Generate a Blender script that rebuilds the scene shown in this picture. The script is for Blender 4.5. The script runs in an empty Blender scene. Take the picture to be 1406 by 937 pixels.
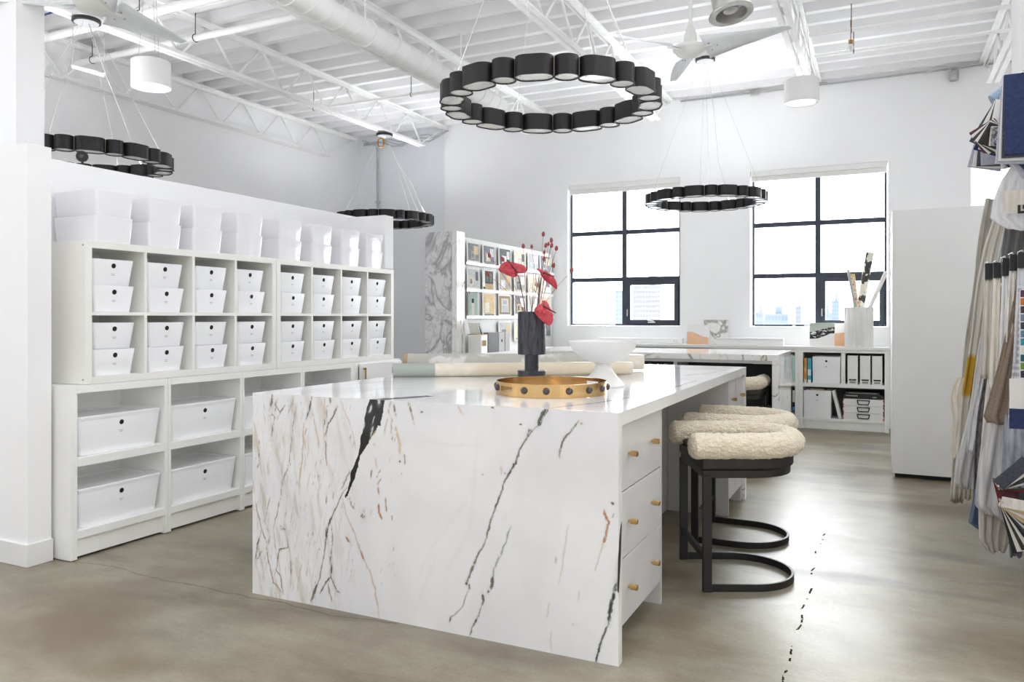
import bpy, math, random
import numpy as np
from mathutils import Vector, Matrix

random.seed(7)
RNG = np.random.default_rng(7)
scene = bpy.context.scene
COL = scene.collection
PI = math.pi

# ------------------------------------------------------------------ camera figures
CAM_H = 1.26
FPX, CX, VH = 1066.0, 703.0, 436.0
TH = math.atan2(509.0, 1066.0)
SN, CS = math.sin(TH), math.cos(TH)

def ray(u, v):
    a = (u - CX) / FPX
    return (-SN + a * CS, CS + a * SN, -(v - VH) / FPX)

def onY(u, v, y):
    r = ray(u, v); t = y / r[1]
    return (r[0] * t, y, CAM_H + r[2] * t)

def onX(u, v, x):
    r = ray(u, v); t = x / r[0]
    return (x, r[1] * t, CAM_H + r[2] * t)

def cam_at(u, v, d):
    r = ray(u, v)
    return (r[0] * d, r[1] * d, CAM_H + r[2] * d)

FILL_GLOW = 16.5  # strength of the glow added inside the chandelier shades
# ------------------------------------------------------------------ materials
def lin(c):
    out = []
    for k in c[:3]:
        k = k / 255.0
        out.append(k / 12.92 if k <= 0.04045 else ((k + 0.055) / 1.055) ** 2.4)
    return (out[0], out[1], out[2], 1.0)

def new_mat(name):
    m = bpy.data.materials.new(name); m.use_nodes = True
    nt = m.node_tree
    return m, nt, nt.nodes['Principled BSDF']

def N(nt, t, **kw):
    n = nt.nodes.new(t)
    for k, v in kw.items():
        if k.startswith('i_'):
            key = k[2:]
            key = int(key) if key.isdigit() else key.replace('_', ' ')
            n.inputs[key].default_value = v
        else:
            setattr(n, k, v)
    return n

def ramp(nt, stops, fac=None):
    r = nt.nodes.new('ShaderNodeValToRGB')
    el = r.color_ramp.elements
    el[0].position, el[0].color = stops[0]
    el[1].position, el[1].color = stops[-1]
    for p, c in stops[1:-1]:
        e = el.new(p); e.color = c
    if fac is not None:
        nt.links.new(fac, r.inputs['Fac'])
    return r

def mat(name, c, rough=0.5, metal=0.0, var=0.04, scale=6.0, bump=0.0, bscale=80.0, coat=0.0, sheen=0.0,
        stretch=None, spec=0.5):
    """plain finish with a little procedural variation of tone and, if asked, a fine relief"""
    m, nt, b = new_mat(name)
    tc = N(nt, 'ShaderNodeTexCoord')
    vec = tc.outputs['Object']
    if stretch:
        mp = N(nt, 'ShaderNodeMapping'); mp.inputs['Scale'].default_value = stretch
        nt.links.new(vec, mp.inputs['Vector']); vec = mp.outputs['Vector']
    nz = N(nt, 'ShaderNodeTexNoise', i_Scale=scale, i_Detail=3.0)
    nt.links.new(vec, nz.inputs['Vector'])
    a = tuple(max(0, k - var * 255) for k in c[:3]); d = tuple(min(255, k + var * 255) for k in c[:3])
    r = ramp(nt, [(0.3, lin(a)), (0.7, lin(d))], nz.outputs['Fac'])
    nt.links.new(r.outputs['Color'], b.inputs['Base Color'])
    b.inputs['Roughness'].default_value = rough
    b.inputs['Metallic'].default_value = metal
    b.inputs['Coat Weight'].default_value = coat
    b.inputs['Sheen Weight'].default_value = sheen
    b.inputs['Specular IOR Level'].default_value = spec
    if bump:
        n2 = N(nt, 'ShaderNodeTexNoise', i_Scale=bscale, i_Detail=2.0)
        nt.links.new(vec, n2.inputs['Vector'])
        bp = N(nt, 'ShaderNodeBump', i_Strength=bump, i_Distance=0.01)
        nt.links.new(n2.outputs['Fac'], bp.inputs['Height'])
        nt.links.new(bp.outputs['Normal'], b.inputs['Normal'])
    return m

def stripes(name, axis, period, cols, rough=0.8, offset=0.0, noise=0.0):
    """hard bands along one object axis; cols = [(fraction_end, colour)...]"""
    m, nt, b = new_mat(name)
    tc = N(nt, 'ShaderNodeTexCoord'); sp = N(nt, 'ShaderNodeSeparateXYZ')
    nt.links.new(tc.outputs['Object'], sp.inputs[0])
    src = sp.outputs[axis]
    if noise:
        nz = N(nt, 'ShaderNodeTexNoise', i_Scale=14.0)
        nt.links.new(tc.outputs['Object'], nz.inputs['Vector'])
        ml = N(nt, 'ShaderNodeMath', operation='MULTIPLY_ADD'); ml.inputs[1].default_value = noise
        nt.links.new(nz.outputs['Fac'], ml.inputs[0]); nt.links.new(src, ml.inputs[2]); src = ml.outputs[0]
    ad = N(nt, 'ShaderNodeMath', operation='ADD'); ad.inputs[1].default_value = offset + 50 * period
    nt.links.new(src, ad.inputs[0])
    dv = N(nt, 'ShaderNodeMath', operation='DIVIDE'); dv.inputs[1].default_value = period
    nt.links.new(ad.outputs[0], dv.inputs[0])
    fr = N(nt, 'ShaderNodeMath', operation='FRACT'); nt.links.new(dv.outputs[0], fr.inputs[0])
    r = nt.nodes.new('ShaderNodeValToRGB'); r.color_ramp.interpolation = 'CONSTANT'
    el = r.color_ramp.elements
    starts = [0.0] + [p for p, _ in cols[:-1]]
    el[0].position = 0.0; el[0].color = lin(cols[0][1])
    el[1].position = starts[1] if len(cols) > 1 else 0.99; el[1].color = lin(cols[1 if len(cols) > 1 else 0][1])
    for s_, (_, c) in list(zip(starts, cols))[2:]:
        e = el.new(s_); e.color = lin(c)
    nt.links.new(fr.outputs[0], r.inputs['Fac'])
    nt.links.new(r.outputs['Color'], b.inputs['Base Color'])
    b.inputs['Roughness'].default_value = rough
    return m

def blotch(name, c1, c2, scale=5.0, rough=0.6, sharp=0.04, thr=0.5, stretch=None, c3=None):
    """two-tone irregular pattern (torn paper, cow hide, aged cloth)"""
    m, nt, b = new_mat(name)
    tc = N(nt, 'ShaderNodeTexCoord'); mp = N(nt, 'ShaderNodeMapping')
    if stretch: mp.inputs['Scale'].default_value = stretch
    nt.links.new(tc.outputs['Object'], mp.inputs['Vector'])
    nz = N(nt, 'ShaderNodeTexNoise', i_Scale=scale, i_Detail=4.0)
    nt.links.new(mp.outputs['Vector'], nz.inputs['Vector'])
    st = [(thr - sharp, lin(c1)), (thr + sharp, lin(c2))]
    if c3: st.append((min(0.99, thr + sharp + 0.12), lin(c3)))
    r = ramp(nt, st, nz.outputs['Fac'])
    nt.links.new(r.outputs['Color'], b.inputs['Base Color'])
    b.inputs['Roughness'].default_value = rough
    return m

M = {}
def setup_materials():
    M['wall'] = mat('wall_paint', (247, 247, 248), 0.75, var=0.006, scale=2)
    M['wall_shaded'] = mat('shaded_wall_paint', (240, 242, 246), 0.75, var=0.006, scale=2)  # wall paint toned darker and cooler for the shade in the recess
    M['ceil'] = mat('painted_steel_deck', (236, 236, 237), 0.55, var=0.012, scale=3)
    M['steel_white'] = mat('painted_joist_steel', (248, 248, 247), 0.5, var=0.02, scale=8)
    M['white'] = mat('white_lacquer', (236, 236, 234), 0.38, var=0.008, scale=3)
    M['white_side'] = mat('white_board', (243, 243, 240), 0.45, var=0.01, scale=3)
    M['kallax'] = mat('warm_white_foil', (241, 240, 235), 0.42, var=0.008, scale=3)
    M['plastic'] = mat('glossy_white_plastic', (240, 240, 243), 0.14, var=0.006, scale=4, coat=0.3)
    M['plastic_matt'] = mat('white_plastic', (245, 246, 248), 0.32, var=0.006, scale=4)
    M['hole'] = mat('dark_hole', (18, 17, 16), 0.8, var=0.01)
    M['ink'] = mat('grey_ink', (150, 150, 152), 0.8, var=0.02)
    M['cabinet'] = mat('pale_grey_lacquer', (206, 205, 204), 0.35, var=0.006)
    M['brass'] = mat('brushed_brass', (206, 170, 116), 0.19, 1.0, var=0.02, scale=30, stretch=(1, 1, 14))
    M['brass_dull'] = mat('aged_brass', (176, 132, 80), 0.35, 1.0, var=0.04)
    M['stud'] = mat('dark_agate', (58, 44, 46), 0.12, var=0.08, scale=60, coat=0.6)
    M['black'] = mat('black_metal', (34, 31, 31), 0.42, var=0.01)
    M['shade'] = mat('black_anodised_shade', (31, 28, 30), 0.45, var=0.012, scale=20, spec=0.4)
    m, nt, b = new_mat('ceiling_fill_glow')  # added glow, hidden in the shades, to brighten the ceiling
    nt.nodes.remove(b); em = N(nt, 'ShaderNodeEmission'); tcx = N(nt, 'ShaderNodeTexCoord'); nzx = N(nt, 'ShaderNodeTexNoise', i_Scale=2.0)
    nt.links.new(tcx.outputs['Object'], nzx.inputs['Vector'])
    rx = ramp(nt, [(0.0, (0.955, 0.975, 1.0, 1)), (1.0, (0.965, 0.98, 1.0, 1))], nzx.outputs['Fac']); nt.links.new(rx.outputs['Color'], em.inputs['Color'])
    em.inputs['Strength'].default_value = FILL_GLOW
    nt.links.new(em.outputs[0], nt.nodes['Material Output'].inputs['Surface']); M['fill_glow'] = m
    M['lens'] = mat('frosted_lens', (232, 234, 232), 0.10, var=0.05, scale=9, coat=0.4)
    M['pin'] = mat('cream_pin', (214, 200, 172), 0.4, var=0.02)
    M['chrome'] = mat('chrome_pin', (200, 200, 200), 0.2, 1.0, var=0.03)
    M['cable'] = mat('steel_cable', (196, 196, 194), 0.5, 0.0, var=0.02)
    M['cord'] = mat('grey_cord', (206, 205, 202), 0.6, var=0.02)
    M['leather'] = mat('dark_brown_leather', (36, 31, 29), 0.5, var=0.02, scale=20, bump=0.1, bscale=200)
    M['stool'] = mat('dark_bronze_metal', (29, 26, 25), 0.42, 0.0, var=0.012)
    M['navy_frame'] = mat('window_frame_paint', (52, 58, 72), 0.4, var=0.02)
    M['reveal'] = mat('window_reveal_paint', (246, 246, 246), 0.7, var=0.005)
    M['blind'] = mat('roller_blind_fabric', (238, 237, 233), 0.8, var=0.01, scale=40)
    M['duct'] = mat('white_duct', (240, 240, 239), 0.4, var=0.01)
    M['galv'] = mat('brushed_aluminium', (188, 186, 182), 0.32, 0.75, var=0.06, scale=12)
    M['fan'] = mat('fan_enamel', (228, 229, 224), 0.4, var=0.01)
    M['fan_blade'] = mat('fan_blade_enamel', (222, 226, 227), 0.45, var=0.015)
    M['rubber'] = mat('black_plastic', (26, 26, 27), 0.5, var=0.01)
    M['dark_in'] = mat('dark_brown_board', (40, 35, 34), 0.5, var=0.01)
    M['grey_in'] = mat('taupe_board', (120, 114, 110), 0.6, var=0.01)
    M['conduit'] = mat('grey_conduit', (186, 188, 190), 0.5, 0.1, var=0.02)
    M['blue_cable'] = mat('blue_cable', (40, 74, 130), 0.5, var=0.02)
    M['plaster'] = mat('matt_white_ceramic', (236, 235, 232), 0.55, var=0.01)
    M['filegrey_'] = mat('lens_glass', (70, 72, 76), 0.1, var=0.02)
    M['paper'] = mat('white_paper', (242, 241, 238), 0.7, var=0.006)
    # fleece
    m = mat('sheepskin', (252, 236, 208), 0.95, var=0.035, scale=34, bump=0.9, bscale=170, sheen=0.6); M['fur'] = m
    # dark vase stone
    m, nt, b = new_mat('veined_dark_marble')
    tc = N(nt, 'ShaderNodeTexCoord'); mp = N(nt, 'ShaderNodeMapping'); mp.inputs['Scale'].default_value = (14, 14, 2.2)
    nt.links.new(tc.outputs['Object'], mp.inputs['Vector'])
    nz = N(nt, 'ShaderNodeTexNoise', i_Scale=3.0, i_Detail=6.0, i_Distortion=1.2)
    nt.links.new(mp.outputs['Vector'], nz.inputs['Vector'])
    r = ramp(nt, [(0.34, lin((30, 31, 36))), (0.52, lin((58, 60, 68))), (0.62, lin((44, 46, 52))), (0.85, lin((98, 100, 108)))], nz.outputs['Fac'])
    nt.links.new(r.outputs['Color'], b.inputs['Base Color']); b.inputs['Roughness'].default_value = 0.2
    M['vase'] = m
    # painted marble (colour comes from the veining worked out below)
    m, nt, b = new_mat('veined_white_marble')
    at = N(nt, 'ShaderNodeVertexColor', layer_name='vein')
    tc = N(nt, 'ShaderNodeTexCoord')
    nz = N(nt, 'ShaderNodeTexNoise', i_Scale=1.6, i_Detail=5.0, i_Distortion=0.8)
    nt.links.new(tc.outputs['Object'], nz.inputs['Vector'])
    r = ramp(nt, [(0.35, lin((240, 239, 240))), (0.7, lin((255, 255, 254)))], nz.outputs['Fac'])
    mx = N(nt, 'ShaderNodeMix', data_type='RGBA', blend_type='MULTIPLY'); mx.inputs['Factor'].default_value = 1.0
    nt.links.new(at.outputs['Color'], mx.inputs['A']); nt.links.new(r.outputs['Color'], mx.inputs['B'])
    nt.links.new(mx.outputs['Result'], b.inputs['Base Color'])
    b.inputs['Roughness'].default_value = 0.07
    M['marble'] = m
    # marble without painted veining: procedural ridged veins
    def marble(name, base, vein, tan, sc, th=0.012, rough=0.08, rot=(0.3, 0.5, 0.7)):
        m, nt, b = new_mat(name)
        tc = N(nt, 'ShaderNodeTexCoord'); mp = N(nt, 'ShaderNodeMapping'); mp.inputs['Rotation'].default_value = rot
        mp.inputs['Scale'].default_value = (1, 2.2, 0.8)
        nt.links.new(tc.outputs['Object'], mp.inputs['Vector'])
        cur = None
        for k, (s_, t_, c_) in enumerate(((sc, th, vein), (sc * 2.3, th * 1.2, tan))):
            nz = N(nt, 'ShaderNodeTexNoise', i_Scale=s_, i_Detail=5.0, i_Distortion=0.9)
            nt.links.new(mp.outputs['Vector'], nz.inputs['Vector'])
            sb = N(nt, 'ShaderNodeMath', operation='SUBTRACT'); sb.inputs[1].default_value = 0.5 + 0.03 * k
            nt.links.new(nz.outputs['Fac'], sb.inputs[0])
            ab = N(nt, 'ShaderNodeMath', operation='ABSOLUTE'); nt.links.new(sb.outputs[0], ab.inputs[0])
            r = ramp(nt, [(0.0, lin(c_)), (t_, lin(base))], ab.outputs[0])
            if cur is None: cur = r.outputs['Color']
            else:
                mx = N(nt, 'ShaderNodeMix', data_type='RGBA', blend_type='DARKEN'); mx.inputs['Factor'].default_value = 0.8
                nt.links.new(cur, mx.inputs['A']); nt.links.new(r.outputs['Color'], mx.inputs['B']); cur = mx.outputs['Result']
        nt.links.new(cur, b.inputs['Base Color']); b.inputs['Roughness'].default_value = rough
        return m
    M['marble_plain'] = marble('fine_veined_marble', (240, 239, 236), (150, 146, 138), (214, 202, 186), 1.1)
    M['marble_grey'] = marble('grey_veined_marble', (226, 226, 227), (156, 156, 160), (192, 192, 194), 3.4, 0.055, 0.25)
    # polished concrete
    m, nt, b = new_mat('polished_concrete')
    tc = N(nt, 'ShaderNodeTexCoord')
    def noise(s_, d_=4.0, dist=0.0, mapping=None):
        n = N(nt, 'ShaderNodeTexNoise', i_Scale=s_, i_Detail=d_, i_Distortion=dist)
        nt.links.new(mapping or tc.outputs['Object'], n.inputs['Vector']); return n
    mp = N(nt, 'ShaderNodeMapping'); mp.inputs['Rotation'].default_value = (0, 0, 0.4); mp.inputs['Scale'].default_value = (0.6, 1.7, 1)
    nt.links.new(tc.outputs['Object'], mp.inputs['Vector'])
    n1 = noise(1.0, 8.0, 0.25, mp.outputs['Vector']); n1.inputs['Roughness'].default_value = 0.62
    r1 = ramp(nt, [(0.34, lin((106, 96, 76))), (0.45, lin((140, 131, 111))), (0.55, lin((156, 149, 131))), (0.66, lin((126, 121, 112)))], n1.outputs['Fac'])
    n2 = noise(2.6, 9.0, 0.2); n2.inputs['Roughness'].default_value = 0.68
    r2 = ramp(nt, [(0.32, (0.74, 0.73, 0.71, 1)), (0.66, (1.08, 1.08, 1.07, 1))], n2.outputs['Fac'])
    m1 = N(nt, 'ShaderNodeMix', data_type='RGBA', blend_type='MULTIPLY'); m1.inputs['Factor'].default_value = 1.0
    nt.links.new(r1.outputs['Color'], m1.inputs['A']); nt.links.new(r2.outputs['Color'], m1.inputs['B'])
    n3 = noise(70, 3.0)
    r3 = ramp(nt, [(0.3, (0.84, 0.84, 0.84, 1)), (0.7, (1.1, 1.1, 1.1, 1))], n3.outputs['Fac'])
    m2 = N(nt, 'ShaderNodeMix', data_type='RGBA', blend_type='MULTIPLY'); m2.inputs['Factor'].default_value = 0.6
    nt.links.new(m1.outputs['Result'], m2.inputs['A']); nt.links.new(r3.outputs['Color'], m2.inputs['B'])
    # brown stain patches
    n4 = noise(0.8, 7.0, 0.4)
    r4 = ramp(nt, [(0.53, (0, 0, 0, 1)), (0.66, (1, 1, 1, 1))], n4.outputs['Fac'])
    m3 = N(nt, 'ShaderNodeMix', data_type='RGBA'); m3.inputs['B'].default_value = lin((112, 94, 68))
    ml = N(nt, 'ShaderNodeMath', operation='MULTIPLY'); ml.inputs[1].default_value = 0.75
    nt.links.new(r4.outputs['Color'], ml.inputs[0]); nt.links.new(ml.outputs[0], m3.inputs['Factor'])
    nt.links.new(m2.outputs['Result'], m3.inputs['A'])
    # two long cracks: one across the front left, one pitted joint along the right aisle
    sp = N(nt, 'ShaderNodeSeparateXYZ'); nt.links.new(tc.outputs['Object'], sp.inputs[0])
    def math2(op, a, b_):
        n = N(nt, 'ShaderNodeMath', operation=op)
        for i, k in enumerate((a, b_)):
            if k is None: continue
            if isinstance(k, (int, float)): n.inputs[i].default_value = k
            else: nt.links.new(k, n.inputs[i])
        return n.outputs[0]
    cur = m3.outputs['Result']
    n5 = noise(3.0, 5.0); n6 = noise(16.0, 3.0)
    for along, across, pos, lo, hi, amp, width, keep, dark in (('X', 'Y', 2.65, -4.2, -1.8, 0.16, 0.0045, 0.30, (0.55, 0.53, 0.50, 1)), ('Y', 'X', -0.31, 2.6, 4.9, 0.09, 0.0042, 0.53, (0.10, 0.09, 0.08, 1))):
        wob = math2('MULTIPLY', math2('SUBTRACT', n5.outputs['Fac'], 0.5), amp)
        dist = math2('ABSOLUTE', math2('ADD', math2('SUBTRACT', sp.outputs[across], pos), wob), None)
        near = math2('LESS_THAN', dist, width)
        inside = math2('MULTIPLY', math2('GREATER_THAN', sp.outputs[along], lo), math2('LESS_THAN', sp.outputs[along], hi))
        brk = math2('GREATER_THAN', n6.outputs['Fac'], keep)
        msk = math2('MULTIPLY', math2('MULTIPLY', near, inside), brk)
        mm = N(nt, 'ShaderNodeMix', data_type='RGBA', blend_type='MULTIPLY'); mm.inputs['B'].default_value = dark
        nt.links.new(msk, mm.inputs['Factor']); nt.links.new(cur, mm.inputs['A']); cur = mm.outputs['Result']
    m4 = mm; crack = msk
    nt.links.new(m4.outputs['Result'], b.inputs['Base Color'])
    rr = N(nt, 'ShaderNodeMapRange'); rr.inputs['From Min'].default_value = 0.3; rr.inputs['From Max'].default_value = 0.7
    rr.inputs['To Min'].default_value = 0.30; rr.inputs['To Max'].default_value = 0.42
    nt.links.new(n1.outputs['Fac'], rr.inputs['Value']); nt.links.new(rr.outputs[0], b.inputs['Roughness'])
    nt.links.new(math2('SUBTRACT', 0.6, math2('MULTIPLY', crack, 0.6)), b.inputs['Specular IOR Level'])
    bp = N(nt, 'ShaderNodeBump', i_Strength=0.06, i_Distance=0.01)
    nt.links.new(n3.outputs['Fac'], bp.inputs['Height']); nt.links.new(bp.outputs['Normal'], b.inputs['Normal'])
    M['concrete'] = m
    # thin clear glazing
    m, nt, b = new_mat('clear_glazing')
    nt.nodes.remove(b)
    tr = N(nt, 'ShaderNodeBsdfTransparent'); tr.inputs['Color'].default_value = (0.97, 0.985, 0.99, 1)
    gl = N(nt, 'ShaderNodeBsdfGlossy'); gl.inputs['Roughness'].default_value = 0.02
    ms = N(nt, 'ShaderNodeMixShader'); ms.inputs['Fac'].default_value = 0.05
    nt.links.new(tr.outputs[0], ms.inputs[1]); nt.links.new(gl.outputs[0], ms.inputs[2])
    nt.links.new(ms.outputs[0], nt.nodes['Material Output'].inputs['Surface'])
    M['glass'] = m
    m, nt, b = new_mat('translucent_blind')
    nt.nodes.remove(b)
    wv = N(nt, 'ShaderNodeTexWave', i_Scale=120.0); tc = N(nt, 'ShaderNodeTexCoord'); nt.links.new(tc.outputs['Object'], wv.inputs['Vector'])
    rr_ = ramp(nt, [(0.0, lin((236, 236, 234))), (1.0, lin((250, 250, 250)))], wv.outputs['Fac'])
    df = N(nt, 'ShaderNodeBsdfDiffuse'); tl = N(nt, 'ShaderNodeBsdfTranslucent'); ms = N(nt, 'ShaderNodeMixShader'); ms.inputs['Fac'].default_value = 0.6
    nt.links.new(rr_.outputs['Color'], df.inputs['Color']); nt.links.new(rr_.outputs['Color'], tl.inputs['Color'])
    nt.links.new(df.outputs[0], ms.inputs[1]); nt.links.new(tl.outputs[0], ms.inputs[2]); nt.links.new(ms.outputs[0], nt.nodes['Material Output'].inputs['Surface'])
    M['blind_glare'] = m  # bright fabric that stands in for glare over the third window
    # plants
    M['spathe'] = mat('red_spathe', (184, 50, 62), 0.32, var=0.10, scale=46, bump=0.5, bscale=60)
    M['spadix'] = mat('dark_red_spadix', (84, 24, 34), 0.6, var=0.02)
    M['stem'] = mat('brown_stem', (150, 96, 72), 0.7, var=0.03)
    M['stem_dark'] = mat('dark_stem', (96, 50, 46), 0.6, var=0.02)
    M['bunny'] = mat('dusty_red_seed_head', (168, 84, 82), 0.95, var=0.05, scale=150, bump=0.8, bscale=300)
    # exterior
    M['snow'] = mat('pale_ground', (214, 218, 224), 0.9, var=0.03, scale=0.02)

# ------------------------------------------------------------------ mesh building
class MB:
    def __init__(s): s.v, s.f, s.m = [], [], []
    def add(s, vs, fs, mi=0):
        o = len(s.v); s.v += [tuple(p) for p in vs]
        for f in fs: s.f.append(tuple(i + o for i in f)); s.m.append(mi)
    def box(s, x0, x1, y0, y1, z0, z1, mi=0):
        x0, x1 = min(x0, x1), max(x0, x1); y0, y1 = min(y0, y1), max(y0, y1); z0, z1 = min(z0, z1), max(z0, z1)
        s.add([(x0, y0, z0), (x1, y0, z0), (x1, y1, z0), (x0, y1, z0), (x0, y0, z1), (x1, y0, z1), (x1, y1, z1), (x0, y1, z1)],
              [(0, 3, 2, 1), (4, 5, 6, 7), (0, 1, 5, 4), (1, 2, 6, 5), (2, 3, 7, 6), (3, 0, 4, 7)], mi)
        return s
    def loft(s, loops, mi=0, cap0=True, cap1=True):
        n = len(loops[0]); vs = [p for l in loops for p in l]; fs = []
        for k in range(len(loops) - 1):
            a, b = k * n, (k + 1) * n
            for i in range(n):
                j = (i + 1) % n; fs.append((a + i, a + j, b + j, b + i))
        if cap0: fs.append(tuple(reversed(range(n))))
        if cap1: fs.append(tuple(range((len(loops) - 1) * n, len(loops) * n)))
        s.add(vs, fs, mi); return s
    def lathe(s, prof, cx=0, cy=0, n=32, mi=0, cap0=True, cap1=True):
        s.loft([[(cx + r * math.cos(2 * PI * i / n), cy + r * math.sin(2 * PI * i / n), z) for i in range(n)] for r, z in prof], mi, cap0, cap1)
        return s
    def tube(s, pts, r, n=8, mi=0, closed=False, caps=True):
        pts = [Vector(p) for p in pts]; L = len(pts)
        rs = r if isinstance(r, (list, tuple)) else [r] * L
        loops = []; up = None
        for i, p in enumerate(pts):
            a = pts[(i - 1) % L] if (closed or i > 0) else p
            b = pts[(i + 1) % L] if (closed or i < L - 1) else p
            t = (b - a).normalized()
            if up is None:
                up = Vector((0, 0, 1)) if abs(t.z) < 0.9 else Vector((1, 0, 0))
            x = up - t * up.dot(t)
            if x.length < 1e-6: x = t.orthogonal()
            x.normalize(); up = x; y = t.cross(x)
            loops.append([tuple(p + (x * math.cos(2 * PI * k / n) + y * math.sin(2 * PI * k / n)) * rs[i]) for k in range(n)])
        if closed: loops.append(loops[0]); caps = False
        s.loft(loops, mi, caps, caps); return s
    def bar(s, p, q, w, h, mi=0, up=(0, 0, 1)):
        p, q = Vector(p), Vector(q); t = (q - p).normalized(); u = Vector(up)
        x = t.cross(u)
        if x.length < 1e-5: x = t.orthogonal()
        x.normalize(); y = x.cross(t).normalized()
        l = [[tuple(c + x * a * w / 2 + y * b * h / 2) for a, b in ((-1, -1), (1, -1), (1, 1), (-1, 1))] for c in (p, q)]
        s.loft(l, mi); return s
    def prism(s, poly, z0, z1, mi=0):
        s.loft([[(x, y, z0) for x, y in poly], [(x, y, z1) for x, y in poly]], mi); return s
    def prism_y(s, poly, y0, y1, mi=0):     # poly in (x,z)
        s.loft([[(x, y0, z) for x, z in poly], [(x, y1, z) for x, z in poly]], mi); return s
    def prism_x(s, poly, x0, x1, mi=0):     # poly in (y,z)
        s.loft([[(x0, y, z) for y, z in poly], [(x1, y, z) for y, z in poly]], mi); return s
    def grid(s, P, mi=0):
        nu, nv = len(P), len(P[0]); fs = []
        for i in range(nu - 1):
            for j in range(nv - 1):
                fs.append((i * nv + j, (i + 1) * nv + j, (i + 1) * nv + j + 1, i * nv + j + 1))
        s.add([p for r in P for p in r], fs, mi); return s
    def mesh(s, name, off=(0, 0, 0)):
        me = bpy.data.meshes.new(name)
        me.from_pydata([(x - off[0], y - off[1], z - off[2]) for x, y, z in s.v], [], s.f)
        me.polygons.foreach_set('material_index', s.m)
        me.update(); return me

def world_off(o):
    v = Vector((0, 0, 0))
    while o is not None:
        v += o.location; o = o.parent
    return v

def fix_normals(me):
    import bmesh
    bm = bmesh.new(); bm.from_mesh(me); bmesh.ops.recalc_face_normals(bm, faces=bm.faces); bm.to_mesh(me); bm.free()

def build(mb, name, mats, parent=None, local=False, bevel=0.0, smooth=False, seg=2, solid=0.0, subd=0, label=None, weld=False):
    if not isinstance(mats, (list, tuple)): mats = [mats]
    off = (0, 0, 0) if (parent is None or local) else world_off(parent)
    me = mb.mesh(name, off)
    fix_normals(me)
    for k in mats: me.materials.append(M[k] if isinstance(k, str) else k)
    o = bpy.data.objects.new(name, me); COL.objects.link(o)
    if parent is not None: o.parent = parent
    if smooth:
        me.polygons.foreach_set('use_smooth', [True] * len(me.polygons))
        if smooth == 'auto':
            try: me.set_sharp_from_angle(angle=math.radians(38))
            except Exception: pass
    if subd:
        sd = o.modifiers.new('sub', 'SUBSURF'); sd.levels = sd.render_levels = subd
    if solid:
        sm = o.modifiers.new('solid', 'SOLIDIFY'); sm.thickness = solid; sm.offset = 0
    if bevel:
        bv = o.modifiers.new('bevel', 'BEVEL'); bv.width = bevel; bv.segments = seg; bv.limit_method = 'ANGLE'; bv.angle_limit = math.radians(40)
    if label: o['label'] = label
    return o

def thing(name, label, cat, loc=(0, 0, 0), rz=0.0, group=None):
    o = bpy.data.objects.new(name, None); COL.objects.link(o)
    o.empty_display_size = 0.05
    o.location = loc; o.rotation_euler = (0, 0, rz)
    return tag(o, label, cat, group)

def tag(o, label, cat, group=None, kind=None):
    o['label'] = label; o['category'] = cat
    if group: o['group'] = group
    if kind: o['kind'] = kind
    return o

def struct(mb, name, mats, label=None, **kw):
    o = build(mb, name, mats, **kw); o['kind'] = 'structure'
    if label: o['label'] = label
    return o

def kids(o): return [c for c in bpy.data.objects if c.parent is o]

def copy_tree(o, loc, rz=None, label=None, group=None):
    r = o.copy(); COL.objects.link(r); r.location = loc
    if rz is not None: r.rotation_euler = (0, 0, rz)
    if label: r['label'] = label
    if group: r['group'] = group
    for ch in kids(o):
        c = ch.copy(); COL.objects.link(c); c.parent = r
        for g in kids(ch):
            d = g.copy(); COL.objects.link(d); d.parent = c
    return r

def rrect(hx, hy, r, z, cx=0, cy=0, n=4):
    pts = []
    for sx, sy, a0 in ((1, 1, 0), (-1, 1, 90), (-1, -1, 180), (1, -1, 270)):
        for k in range(n + 1):
            a = math.radians(a0 + 90 * k / n)
            pts.append((cx + sx * (hx - r) + r * math.cos(a), cy + sy * (hy - r) + r * math.sin(a), z))
    return pts

ORD = ['first', 'second', 'third', 'fourth', 'fifth', 'sixth', 'seventh', 'eighth', 'ninth']
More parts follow.
